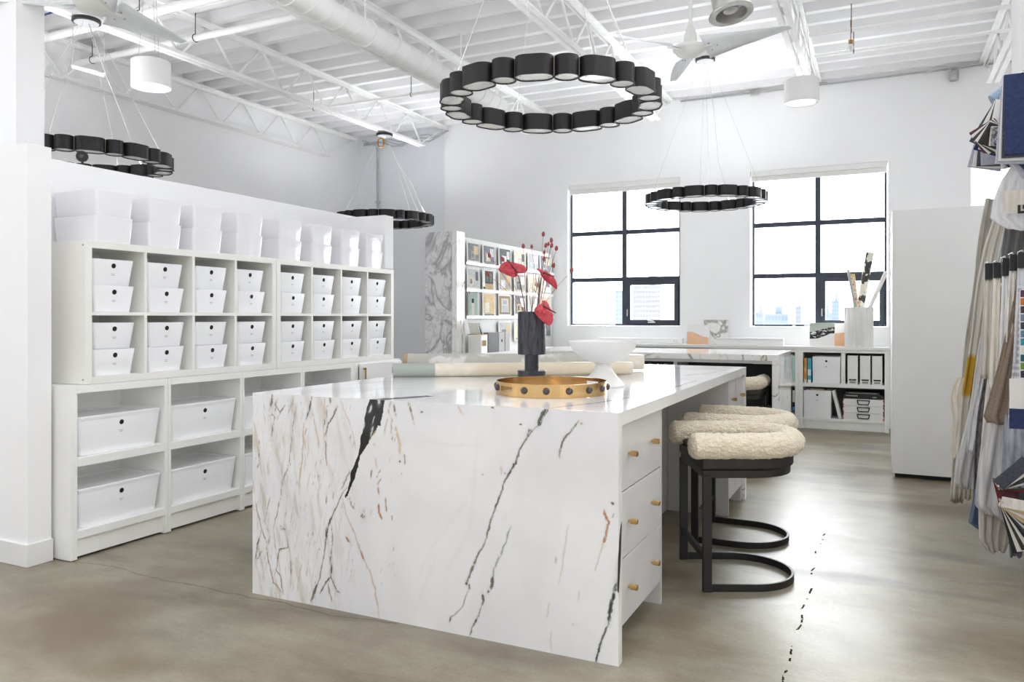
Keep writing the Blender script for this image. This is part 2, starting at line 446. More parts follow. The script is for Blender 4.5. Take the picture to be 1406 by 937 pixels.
# ================================================================== THE ROOM
def build_room():
    YB, XL, XR, YF, ZC = 9.77, -7.40, 3.0, -1.6, 4.02
    struct(MB().box(XL - 0.15, XR + 0.15, YF, YB + 0.35, -0.12, 0.0), 'floor', 'concrete')
    # steel roof deck: ribs run along X
    YS, YS2, XS = 2.6, 6.2, -0.2                                            # deck starts here; nearer roof left open out of view to add sky light
    P, pitch, y = [], 0.305, YS
    prof = []
    while y < YB + 0.3:
        prof += [(y, ZC), (y + 0.070, ZC), (y + 0.100, ZC + 0.095), (y + 0.275, ZC + 0.095)]
        y += pitch
    mb = MB()
    top = [(yy, zz) for yy, zz in prof]
    mb.grid([[(XL - 0.15, yy, zz) for yy, zz in top], [(XS, yy, zz) for yy, zz in top]])
    top2 = [q for q in top if q[0] > YS2]
    mb.grid([[(XS, yy, zz) for yy, zz in top2], [(XR + 0.15, yy, zz) for yy, zz in top2]])
    mb.box(XL - 0.15, XS, YS, YB + 0.35, ZC + 0.12, ZC + 0.25); mb.box(XS, XR + 0.15, YS2, YB + 0.35, ZC + 0.12, ZC + 0.25)
    struct(mb, 'ceiling', 'ceil')
    # back wall with its window openings
    wins = [(-3.835, -2.312), (-1.455, 0.056), (0.865, 2.38)]
    Z0, Z1 = 1.15, 3.035
    mb = MB()
    mb.box(-5.75, XR, YB, YB + 0.20, 0, Z0)
    mb.box(-5.75, XR, YB, YB + 0.20, Z1, ZC + 0.1)
    xs = [-5.75] + [k for w in wins for k in w] + [XR]
    for a, b in zip(xs[0::2], xs[1::2]): mb.box(a, b, YB, YB + 0.20, Z0, Z1)
    struct(mb, 'wall_back', 'wall')
    struct(MB().box(XL - 0.15, -5.752, YB + 0.14, YB + 0.34, 0, ZC + 0.1), 'wall_recess', 'wall_shaded')
    struct(MB().box(XL - 0.15, XL, YF, YB + 0.14, 0, ZC + 0.1), 'wall_left', 'wall')
    struct(MB().box(XR, XR + 0.15, YF, YB + 0.2, 0, ZC + 0.1), 'wall_right', 'wall')
    struct(MB().box(0.80, 0.95, 3.2, 6.30, 0, ZC + 0.0), 'wall_samples', 'wall')
    # storage partition (L shaped) and its column
    mb = MB(); mb.box(-4.285, -4.158, 2.606, 5.545, 0, 2.14)
    mb.box(-4.158, -3.770, 5.42, 5.545, 1.672, 2.12)
    struct(mb, 'wall_partition', 'wall', bevel=0.003)
    w = struct(MB().box(-5.40, -3.890, 2.480, 2.605, 0, 2.14), 'wall_end', 'wall', bevel=0.003)
    struct(MB().box(-5.41, -3.877, 2.468, 2.606, 0, 0.115), 'baseboard_end', 'white', bevel=0.003)
    struct(MB().box(-5.05, -4.60, 2.864, 3.035, 0, ZC), 'wall_column', 'wall')

    # windows
    for i, (a, b) in enumerate(wins):
        root = bpy.data.objects.new('window_%d' % (i + 1), None); COL.objects.link(root)
        root.location = ((a + b) / 2, YB + 0.10, Z0); root['kind'] = 'structure'
        fy0, fy1 = YB + 0.09, YB + 0.15
        x0, x1 = a + 0.012, b - 0.012
        z0, z1 = Z0 + 0.004, Z1 - 0.01
        xm = x0 + (x1 - x0) * 0.505
        zr = [z0 + (z1 - z0) * 0.325, z0 + (z1 - z0) * 0.657]
        t = 0.026
        mb = MB()
        mb.box(x0, x0 + t, fy0, fy1, z0, z1); mb.box(x1 - t, x1, fy0, fy1, z0, z1)
        mb.box(x0 + t, x1 - t, fy0, fy1, z1 - t, z1); mb.box(x0 + t, x1 - t, fy0, fy1, z0, z0 + t * 0.8)
        mb.box(xm - 0.030, xm + 0.030, fy0 - 0.01, fy1, z0 + t * 0.8, z1 - t)
        for k, z in enumerate(zr):
            mb.box(x0 + t, xm - 0.030, fy0, fy1, z - 0.028, z + 0.028)
            mb.box(xm + 0.030, x1 - t, fy0, fy1, z - 0.028, z + 0.028)
        build(mb, 'window_frame', 'navy_frame', root, bevel=0.003)
        # opening light, bottom right
        sx0, sx1, sz0, sz1 = xm + 0.030, x1 - t, z0 + t * 0.8, zr[0] - 0.028
        mb = MB(); w_ = 0.052
        mb.box(sx0, sx0 + w_, fy0 - 0.02, fy1 - 0.005, sz0, sz1); mb.box(sx1 - w_, sx1, fy0 - 0.02, fy1 - 0.005, sz0, sz1)
        mb.box(sx0 + w_, sx1 - w_, fy0 - 0.02, fy1 - 0.005, sz0, sz0 + w_); mb.box(sx0 + w_, sx1 - w_, fy0 - 0.02, fy1 - 0.005, sz1 - w_, sz1)
        sash = build(mb, 'opening_sash', 'navy_frame', root, bevel=0.003)
        xc = (sx0 + sx1) / 2
        mb = MB(); mb.box(xc - 0.05, xc + 0.05, fy0 - 0.04, fy0 - 0.021, sz0 + 0.012, sz0 + 0.03)
        mb.bar((xc + 0.03, fy0 - 0.035, sz0 + 0.03), (xc - 0.05, fy0 - 0.05, sz0 + 0.048), 0.014, 0.012)
        build(mb, 'crank_handle', 'chrome', sash, bevel=0.002)
        mb = MB(); mb.box(sx0 + 0.008, sx0 + 0.022, fy0 - 0.034, fy0 - 0.021, sz0 + 0.10, sz0 + 0.19)
        build(mb, 'latch', 'chrome', sash, bevel=0.002)
        mb = MB(); mb.box(x0 + 0.01, x1 - 0.01, fy0 + 0.028, fy0 + 0.034, z0 + 0.01, z1 - 0.01)
        build(mb, 'window_pane', 'glass', root)
        # roller blind in the head of the reveal
        bl = thing('roller_blind', ['white roller blind rolled up above the window behind the vase of red flowers',
                                    'white roller blind rolled up above the window behind the fluted planter',
                                    'white roller blind pulled down in place of window glare, behind the hanging fabrics at right'][i], 'blind',
                   ((a + b) / 2, YB + 0.04, Z1 - 0.09), group='roller blinds over the windows')
        build(MB().box(a + 0.006, b - 0.006, YB + 0.005, YB + 0.075, Z1 - 0.062, Z1 - 0.001), 'blind_cassette', 'white', bl, bevel=0.004)
        drop = 0.105 if i < 2 else 1.82  # third blind drawn down to stand in for glare at that window
        e_ = 0.012 if i < 2 else 0.001
        mb = MB(); mb.box(a + e_, b - e_, YB + 0.045, YB + 0.047, Z1 - drop, Z1 - 0.06)
        build(mb, 'blind_fabric', 'blind' if i < 2 else 'blind_glare', bl)
        mb = MB(); mb.box(a + 0.012, b - 0.012, YB + 0.038, YB + 0.056, Z1 - drop - 0.017, Z1 - drop); build(mb, 'bottom_bar', 'white', bl, bevel=0.002)

    t = thing('security_camera', 'small round black camera on a stand on top of the storage partition', 'camera', (-4.22, 3.02, 2.1405))
    cx, cy = -4.21, 3.005
    build(MB().lathe([(0.030, 2.1405), (0.030, 2.146), (0.008, 2.150), (0.006, 2.172)], cx, cy, 20), 'stand', 'rubber', t, smooth='auto')
    ax = Vector((0.62, -0.75, -0.1)).normalized(); e = ax.orthogonal().normalized(); f = ax.cross(e); C0 = Vector((cx, cy, 2.198))
    rg = lambda d, r: [tuple(C0 + ax * d + (e * math.cos(2 * PI * i / 24) + f * math.sin(2 * PI * i / 24)) * r) for i in range(24)]
    build(MB().loft([rg(-0.022, 0.018), rg(-0.012, 0.030), rg(0.012, 0.032), rg(0.017, 0.029)]), 'camera_head', 'rubber', t, smooth='auto')
    build(MB().loft([rg(0.0172, 0.012), rg(0.019, 0.010)]), 'lens', 'filegrey_', t, smooth='auto')

    # ------------------------------------------------ roof joists
    def joist(X, y0, label):
        zt, zb, hz = 4.018, 3.665, 0.048
        root = thing('roof_joist', label, 'roof joist', (X, y0, zb - hz), group='open web steel joists')
        mb = MB()
        for sx in (-1, 1):
            mb.box(X + sx * 0.012, X + sx * 0.062, y0, 9.765, zt - 0.008, zt)
            mb.box(X + sx * 0.012, X + sx * 0.020, y0, 9.765, zt - hz, zt - 0.008)
        build(mb, 'top_chord', 'steel_white', root)
        mb = MB()
        for sx in (-1, 1):
            mb.box(X + sx * 0.012, X + sx * 0.058, y0, 9.12, zb - hz, zb - hz + 0.008)
            mb.box(X + sx * 0.012, X + sx * 0.020, y0, 9.12, zb - hz + 0.008, zb)
        build(mb, 'bottom_chord', 'steel_white', root)
        mb = MB(); y, k = 9.10, 0
        mb.tube([(X, 9.72, zt - 0.03), (X, 9.06, zb - 0.02)], 0.009, 6)
        while y - 0.32 > y0:
            a, b = (zb - 0.02, zt - 0.03) if k % 2 == 0 else (zt - 0.03, zb - 0.02)
            mb.tube([(X, y, a), (X, y - 0.31, b)], 0.0125, 6)
            y -= 0.34; k += 1
        build(mb, 'web_bars', 'steel_white', root, smooth=True)
        return root
    joist(-7.335, 2.2, 'white open web joist fixed against the left wall')
    joist(-5.73, 2.2, 'white open web joist left of the spiral duct, passing the white drum light')
    joist(-4.10, 2.0, 'white open web joist half hidden behind the round spiral duct')
    joist(-2.45, 2.0, 'white open web joist above the large black ring chandelier, right of the duct')
    joist(-0.70, 2.0, 'white open web joist ending above the right hand drum light')
    joist(1.00, 2.0, 'white open web joist at the far right above the hanging fabrics')

    # round spiral duct
    root = thing('ventilation_duct', 'white round spiral seamed air duct running under the roof deck', 'duct', (-3.7, 1.5, 3.45))
    xc, zc, R = -3.70, 3.515, 0.098
    mb = MB(); loops = []; y = 1.5
    while y < 7.30:
        for dy, rr in ((0, R), (0.150, R), (0.155, R + 0.005), (0.163, R + 0.005), (0.168, R)):
            loops.append([(xc + rr * math.cos(2 * PI * i / 28), y + dy + 0.05 * math.sin(2 * PI * i / 28), zc + rr * math.sin(2 * PI * i / 28)) for i in range(28)])
        y += 0.17
    mb.loft(loops); build(mb, 'duct_shell', 'duct', root, smooth='auto')
    for yy in (2.6, 4.15, 5.05, 6.6):
        mb = MB(); mb.tube([(xc + (R + 0.009) * math.cos(2 * PI * i / 24), yy, zc + (R + 0.009) * math.sin(2 * PI * i / 24)) for i in range(24)], 0.006, 6, closed=True)
        mb.bar((xc, yy, zc + R + 0.01), (xc, yy, 4.02), 0.018, 0.003, up=(1, 0, 0))
        build(mb, 'hanger_strap', 'steel_white', root)
    # pipes along X
    def pipe(x0, x1, y, z, r, label, m='steel_white'):
        root = thing('pipe', label, 'pipe', (x0, y, z), group='pipes under the roof')
        build(MB().tube([(x0, y, z), (x1, y, z)], r, 12), 'pipe_run', m, root, smooth='auto')
        x = x0 + 0.35
        while x < x1:
            mb = MB(); mb.tube([(x, y + (r + 0.004) * math.cos(2 * PI * i / 12), z + (r + 0.004) * math.sin(2 * PI * i / 12)) for i in range(12)], 0.004, 5, closed=True)
            mb.tube([(x, y, z + r), (x, y, 4.03)], 0.004, 5); x += 1.4
            build(mb, 'pipe_hanger', 'rubber', root)
    pipe(-7.39, -4.35, 4.54, 3.80, 0.036, 'thick white pipe crossing above the left fan blade')
    pipe(-7.39, -4.45, 5.13, 3.80, 0.030, 'white pipe crossing just behind the left drum light')
    pipe(-6.60, -2.60, 7.49, 3.80, 0.018, 'thin white pipe crossing beyond the big ring chandelier')
    pipe(-0.60, 1.90, 7.47, 3.80, 0.020, 'thin white pipe at upper right, nearer of the two beside the drum light')
    pipe(-0.60, 1.90, 8.08, 3.80, 0.017, 'thin white pipe at upper right, farther of the two beside the drum light')
    # conduit on the back wall head
    root = thing('conduit', 'grey conduit and cables along the top of the window wall', 'conduit', (-2.3, 9.74, 3.96))
    mb = MB(); mb.tube([(-2.3, 9.75, 3.985), (-0.9, 9.75, 3.98), (0.2, 9.75, 3.985), (2.8, 9.75, 3.99)], 0.010, 8)
    build(mb, 'conduit_run', 'conduit', root, smooth=True)
    mb = MB(); mb.tube([(-1.9 + 0.12 * k, 9.73 - 0.01 * math.sin(k), 4.0 + 0.014 * math.sin(k * 0.9)) for k in range(12)], 0.006, 6)
    build(mb, 'cable', 'cord', root, smooth=True)
    mb = MB(); mb.box(-1.45, -1.34, 9.72, 9.765, 3.96, 4.01); build(mb, 'junction_box', 'galv', root, bevel=0.004)
    root = thing('conduit', 'grey conduit bending down the recessed corner wall behind the far left chandelier', 'conduit', (-7.0, 9.87, 0.0))
    mb = MB(); mb.tube([(-7.25, 9.86, 3.93), (-7.08, 9.865, 3.93), (-7.02, 9.87, 3.90), (-7.0, 9.87, 3.82), (-7.0, 9.87, 0.0)], 0.016, 8)
    build(mb, 'conduit_run', 'conduit', root, smooth=True)
    mb = MB(); mb.box(-7.03, -6.97, 9.85, 9.905, 3.02, 3.045); build(mb, 'pipe_clip', 'conduit', root)
    root = thing('cable_bundle', 'drooping grey cable bundle under the deck in the far left corner', 'cable', (-7.0, 9.6, 3.9))
    mb = MB()
    for s_ in range(3):
        mb.tube([(-7.1 + 0.16 * k, 9.62 + 0.05 * s_, 3.93 - (0.06 + 0.02 * s_) * math.sin(PI * k / 9) - 0.03 * math.sin(k * 1.7 + s_)) for k in range(10)], 0.012, 6)
    build(mb, 'cables', 'conduit', root, smooth=True)
    root = thing('cable', 'blue cable strung under the deck at upper left', 'cable', (-6.0, 5.6, 3.9))
    mb = MB(); mb.tube([(-7.35, 4.42, 3.98), (-6.9, 4.42, 3.93), (-6.5, 4.42, 3.95), (-6.0, 4.42, 4.0)], 0.010, 6)
    build(mb, 'cable_run', 'blue_cable', root, smooth=True)
    root = thing('spotlight', 'small grey spotlight with cables at the top of the window wall, near the right corner', 'spotlight', (0.70, 9.7, 3.83))
    mb = MB(); mb.lathe([(0.045, 3.84), (0.05, 3.94)], 0.70, 9.70, 14); build(mb, 'lamp_housing', 'galv', root, smooth='auto')
    mb = MB(); mb.tube([(0.70, 9.70, 3.94), (0.62, 9.70, 4.0), (0.42, 9.71, 3.965)], 0.008, 6); mb.tube([(0.70, 9.70, 3.94), (0.8, 9.7, 3.99), (1.0, 9.7, 3.99)], 0.008, 6)
    build(mb, 'cable', 'cord', root, smooth=True)
    root = thing('light_bulb', 'bare clear bulb hanging from the deck right of the right hand drum light', 'bulb', (0.02, 7.6, 3.80))
    p = cam_at(1168, 64, 7.2)
    root.location = (p[0], p[1], p[2] - 0.05)
    mb = MB(); mb.lathe([(0.001, p[2] - 0.05), (0.022, p[2] - 0.035), (0.03, p[2] - 0.01), (0.018, p[2] + 0.02)], p[0], p[1], 14); build(mb, 'globe', 'lens', root, smooth=True)
    mb = MB(); mb.lathe([(0.018, p[2] + 0.02), (0.02, p[2] + 0.06)], p[0], p[1], 12); mb.tube([(p[0], p[1], p[2] + 0.06), (p[0], p[1], 4.03)], 0.004, 5); build(mb, 'lamp_holder', 'brass_dull', root, smooth='auto')
    # suspended tube by the left wall
    a, b = cam_at(100, 91, 6.6), cam_at(143, 103, 6.6)
    root = thing('hanging_tube', 'short white tube hung on wires below the left joist', 'tube light', (a[0], a[1], min(a[2], b[2])))
    build(MB().tube([a, b], 0.018, 10), 'tube_body', 'steel_white', root, smooth='auto')
    mb = MB(); mb.tube([a, (a[0], a[1], 4.03)], 0.003, 5); mb.tube([b, (b[0], b[1], 4.03)], 0.003, 5); build(mb, 'wires', 'cable', root)

    # ------------------------------------------------ outside
    gm = MB(); gm.box(-400, 400, 30, 900, -14.2, -14.0)
    struct(gm, 'ground_outside', 'snow')
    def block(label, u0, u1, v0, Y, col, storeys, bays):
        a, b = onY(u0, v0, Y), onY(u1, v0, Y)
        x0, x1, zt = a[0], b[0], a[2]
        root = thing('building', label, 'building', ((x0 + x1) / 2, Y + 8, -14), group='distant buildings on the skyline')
        M['_w%d' % u0] = mat('hazy_facade_%d' % u0, tuple(k * f_ for k, f_ in zip(col, (0.90, 0.885, 0.87))), 0.9, var=0.02, scale=0.2)  # distance haze put into the paler, bluish facade colours
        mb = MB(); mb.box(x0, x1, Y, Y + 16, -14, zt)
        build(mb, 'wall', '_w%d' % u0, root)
        M['_g%d' % u0] = mat('hazy_glazing_%d' % u0, tuple(max(0, k * f_ - 12) for k, f_ in zip(col, (0.885, 0.87, 0.86))), 0.6, var=0.02)  # window tone follows the hazed facade colour
        mb = MB(); H_ = zt + 14
        for s in range(storeys):
            z = -14 + H_ * (s + 0.35) / storeys
            for k in range(bays):
                xx = x0 + (x1 - x0) * (k + 0.2) / bays
                mb.box(xx, xx + (x1 - x0) * 0.6 / bays, Y - 0.15, Y - 0.02, z, z + H_ * 0.4 / storeys)
        build(mb, 'windows', '_g%d' % u0, root)
        mb = MB(); mb.box(x0 + (x1 - x0) * 0.4, x0 + (x1 - x0) * 0.7, Y + 4, Y + 10, zt, zt + 3); build(mb, 'roof_plant', '_w%d' % u0, root)
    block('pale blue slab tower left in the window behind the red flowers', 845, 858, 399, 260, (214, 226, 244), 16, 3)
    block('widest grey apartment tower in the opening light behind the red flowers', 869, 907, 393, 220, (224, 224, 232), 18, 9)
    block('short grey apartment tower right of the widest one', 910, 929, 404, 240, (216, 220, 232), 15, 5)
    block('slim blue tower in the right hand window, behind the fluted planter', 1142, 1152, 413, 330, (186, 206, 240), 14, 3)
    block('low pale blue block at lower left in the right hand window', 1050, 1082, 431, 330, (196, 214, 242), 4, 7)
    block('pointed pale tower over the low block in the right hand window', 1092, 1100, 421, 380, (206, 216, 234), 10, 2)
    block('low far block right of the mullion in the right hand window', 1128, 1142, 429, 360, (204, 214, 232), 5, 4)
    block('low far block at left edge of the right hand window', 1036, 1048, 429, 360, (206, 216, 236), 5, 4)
# ================================================================== STORAGE WALL
XF = -3.765
def storage_box(name, label, group, hw, dp, h, tap, lid=False, hole=True, glossy=False):
    """open plastic box, wider at the rim; local: front centre-bottom at origin, front face towards +x"""
    t = thing(name, label, 'storage box', (0, 0, 0), group=group)
    mk = 'plastic' if glossy else 'plastic_matt'
    def lp(z, f, ins=0.0):
        d2 = dp / 2 - tap * (1 - f) * 0.8 - ins
        return rrect(d2, hw - tap * (1 - f) - ins, 0.014, z, -dp / 2, 0)
    mb = MB()
    mb.loft([lp(0, 0), lp(h - 0.004, 1), lp(h, 1, 0.001), lp(h, 1, 0.0035), lp(0.006, 0, 0.004)])
    body = build(mb, 'box_body', mk, t, local=True, smooth='auto')
    if hole:
        zc = h - (0.034 if not lid else 0.045)
        xfz = -tap * 0.8 * (1 - zc / h) + 0.0006
        mb = MB(); r = 0.0135; n = 18
        lean = tap * 0.8 / h
        mb.loft([[(xfz - 0.004 + lean * r * math.sin(2 * PI * i / n), r * math.cos(2 * PI * i / n), zc + r * math.sin(2 * PI * i / n)) for i in range(n)],
                 [(xfz + 0.0006 + lean * r * math.sin(2 * PI * i / n), r * math.cos(2 * PI * i / n), zc + r * math.sin(2 * PI * i / n)) for i in range(n)]])
        build(mb, 'finger_hole', 'hole', t, local=True)
        mb = MB(); zl = zc - 0.045
        for k, wd in enumerate((0.012, 0.008)):
            xx = -tap * 0.8 * (1 - (zl - 0.007 * k) / h) + 0.0012
            mb.box(xx - 0.003, xx, -wd, wd, zl - 0.007 * k - 0.0011, zl - 0.007 * k + 0.0011)
        build(mb, 'printed_label', 'ink', t, local=True)
    if lid:
        mb = MB()
        g = 0.004
        def lq(z, ins): return rrect(dp / 2 + g - ins, hw + g - ins, 0.016, z, -dp / 2, 0)
        mb.loft([lq(h - 0.012, 0.002), lq(h + 0.004, 0), lq(h + 0.008, 0.003), lq(h + 0.008, 0.010), lq(h - 0.002, 0.014)])
        build(mb, 'lid', mk, t, local=True, smooth='auto')
    return t

def build_storage():
    ZS, XB = 0.905, -4.15
    # --- base run: five units
    ys = [2.622, 3.224, 3.809, 4.392, 5.000, 5.640]
    half = [0.038, 0.023, 0.019, 0.021, 0.046, 0.03]
    for k in range(5):
        y0, y1 = ys[k], ys[k + 1]
        lab = ['low white open cabinet nearest the half wall, two compartments with lidded boxes',
               'low white open cabinet second from the half wall',
               'low white open cabinet third from the half wall, partly behind the island',
               'low white open cabinet just left of the cupboard with brass handle',
               'low white cupboard with a brass handle under the far end of the cube shelves'][k]
        t = thing('storage_cabinet', lab, 'cabinet', ((XF + XB) / 2, (y0 + y1) / 2, 0), group='low storage cabinets')
        l, r = half[k] if k == 0 else half[k], half[k + 1]
        e = 0.0008
        mb = MB()
        mb.box(XB, XF, y0 + e, y0 + l, 0.004, ZS); mb.box(XB, XF, y1 - r, y1 - e, 0.004, ZS)
        mb.box(XB, XF, y0 + l, y1 - r, 0.864, ZS)
        mb.box(XB, XF, y0 + l, y1 - r, 0.109, 0.150)
        build(mb, 'carcass', 'white_side', t, bevel=0.0015)
        build(MB().box(XB, XB + 0.012, y0 + l, y1 - r, 0.15, 0.864), 'back_panel', 'white_side', t)
        build(MB().box(XF - 0.035, XF - 0.02, y0 + l, y1 - r, 0.013, 0.109), 'toe_kick', 'white_side', t)
        if k < 4:
            build(MB().box(XB + 0.012, XF, y0 + l, y1 - r, 0.483, 0.528), 'shelf', 'white_side', t, bevel=0.0015)
        else:
            d = build(MB().box(XF + 0.001, XF + 0.019, y0 + 0.055, y1 - 0.004, 0.125, 0.888), 'door', 'white', t, bevel=0.002)
            mb = MB(); yy = y0 + 0.09
            mb.box(XF + 0.019, XF + 0.044, yy - 0.007, yy + 0.007, 0.842, 0.856)
            mb.box(XF + 0.034, XF + 0.044, yy - 0.007, yy + 0.007, 0.742, 0.856)
            build(mb, 'handle', 'brass', d, bevel=0.002)
    # --- cube shelves
    K = []
    for k, y0 in enumerate((2.705, 4.127)):
        W, to, ti = 1.416, 0.038, 0.018
        y1 = y0 + W; z0, z1 = 0.9065, 1.6655
        t = thing('cube_shelf', ['white two by four cube shelf nearest the half wall, filled with white boxes',
                                 'white two by four cube shelf farthest from the half wall, filled with white boxes'][k], 'shelf unit',
                  ((XF + XB) / 2, (y0 + y1) / 2, z0), group='cube shelves')
        mb = MB()
        mb.box(XB, XF, y0, y0 + to, z0, z1); mb.box(XB, XF, y1 - to, y1, z0, z1)
        mb.box(XB, XF, y0 + to, y1 - to, z1 - to, z1); mb.box(XB, XF, y0 + to, y1 - to, z0, z0 + to)
        build(mb, 'outer_frame', 'kallax', t, bevel=0.0012)
        zm = (z0 + z1) / 2 - 0.0065
        c = (W - 2 * to - 3 * ti) / 4
        mb = MB()
        for j in range(3):
            yy = y0 + to + c * (j + 1) + ti * j
            mb.box(XB, XF - 0.001, yy, yy + ti, z0 + to, z1 - to)
        build(mb, 'uprights', 'kallax', t)
        mb = MB()
        for j in range(4):
            yy = y0 + to + (c + ti) * j
            mb.box(XB, XF - 0.001, yy, yy + c, zm - 0.009, zm + 0.009)
        build(mb, 'middle_shelf', 'kallax', t)
        mb = MB(); mb.box(XB, XB + 0.004, y0 + to, y1 - to, z0 + to, z1 - to); build(mb, 'back_panel', 'kallax', t)
        if k == 0:
            mb = MB()
            for zz in (z1 - 0.025, z0 + 0.025):
                mb.tube([(XF - 0.02, y0 - 0.002, zz), (XF - 0.02, y0 + 0.001, zz)], 0.005, 10)
            build(mb, 'screw_caps', 'ink', t)
        for j in range(4): K.append((y0 + to + (c + ti) * j + c / 2, zm + 0.010, z0 + to + 0.001))
    # --- boxes
    cube = storage_box('storage_box', '', 'white boxes in the cube shelves', 0.127, 0.345, 0.1425, 0.018)
    lat = storage_box('storage_box', '', 'white boxes on top of the cube shelves', 0.117, 0.350, 0.139, 0.011, hole=False, glossy=True)
    big = storage_box('lidded_box', '', 'lidded boxes in the low cabinets', 0.254, 0.345, 0.200, 0.022, lid=True)
    first = True
    rj = random.Random(3)
    for ci in range(8):
        yc, zt, zb = K[ci]
        shelf = ('near' if ci < 4 else 'far') + ' cube shelf'
        col = ['first', 'second', 'third', 'fourth'][ci % 4]
        for ri, z in enumerate((zt, zb)):
            for s in (1, 0):
                lab = '%s white box in the %s row, %s cube from left, %s' % (('lower', 'upper')[s], ('top', 'bottom')[ri], col, shelf)
                off = rj.uniform(-0.004, 0.004) + (-0.012 if ri == 0 else -0.006)
                loc = (XF - 0.018 + rj.uniform(-0.006, 0.003) - (0.004 if s else 0), yc + off, z + (0.1432 if s else 0))
                if first: cube.location = loc; cube['label'] = lab; first = False
                else: copy_tree(cube, loc, label=lab)
    first = True
    for i, yc in enumerate((2.882, 3.213, 3.530, 3.885, 4.275, 4.615, 4.958, 5.278)):
        for s in (1, 0):
            lab = '%s glossy white box in the %s stack from left, on top of the cube shelves' % (('lower', 'upper')[s], ORD[i])
            loc = (XF - 0.004, yc + (0.003 if s else 0), 1.6665 + (0.1395 if s else 0))
            if first: lat.location = loc; lat['label'] = lab; first = False
            else: copy_tree(lat, loc, label=lab)
    first = True
    for i, yc in enumerate((2.937, 3.522, 4.095, 4.690)):
        for s, z in enumerate((0.529, 0.151)):
            if i == 3 and s == 1: continue
            lab = 'lidded white box on the %s shelf, %s low cabinet from the half wall' % (('upper', 'lower')[s], ORD[i])
            loc = (XF - 0.02, yc, z)
            if first: big.location = loc; big['label'] = lab; first = False
            else: copy_tree(big, loc, label=lab)

# ================================================================== ISLAND
def vnoise(x, y, seed):
    """smooth value noise, arrays in, 0..1 out"""
    r = np.random.default_rng(seed); T = r.random((64, 64))
    xi, yi = np.floor(x).astype(int), np.floor(y).astype(int)
    fx, fy = x - xi, y - yi
    fx = fx * fx * (3 - 2 * fx); fy = fy * fy * (3 - 2 * fy)
    a = T[xi % 64, yi % 64]; b = T[(xi + 1) % 64, yi % 64]; c = T[xi % 64, (yi + 1) % 64]; d = T[(xi + 1) % 64, (yi + 1) % 64]
    return (a * (1 - fx) + b * fx) * (1 - fy) + (c * (1 - fx) + d * fx) * fy

def fbm(x, y, seed, o=4):
    s, a, t = 0, 0.5, 0
    for k in range(o):
        s = s + a * vnoise(x * 2 ** k, y * 2 ** k, seed + k); t += a; a *= 0.55
    return s / t

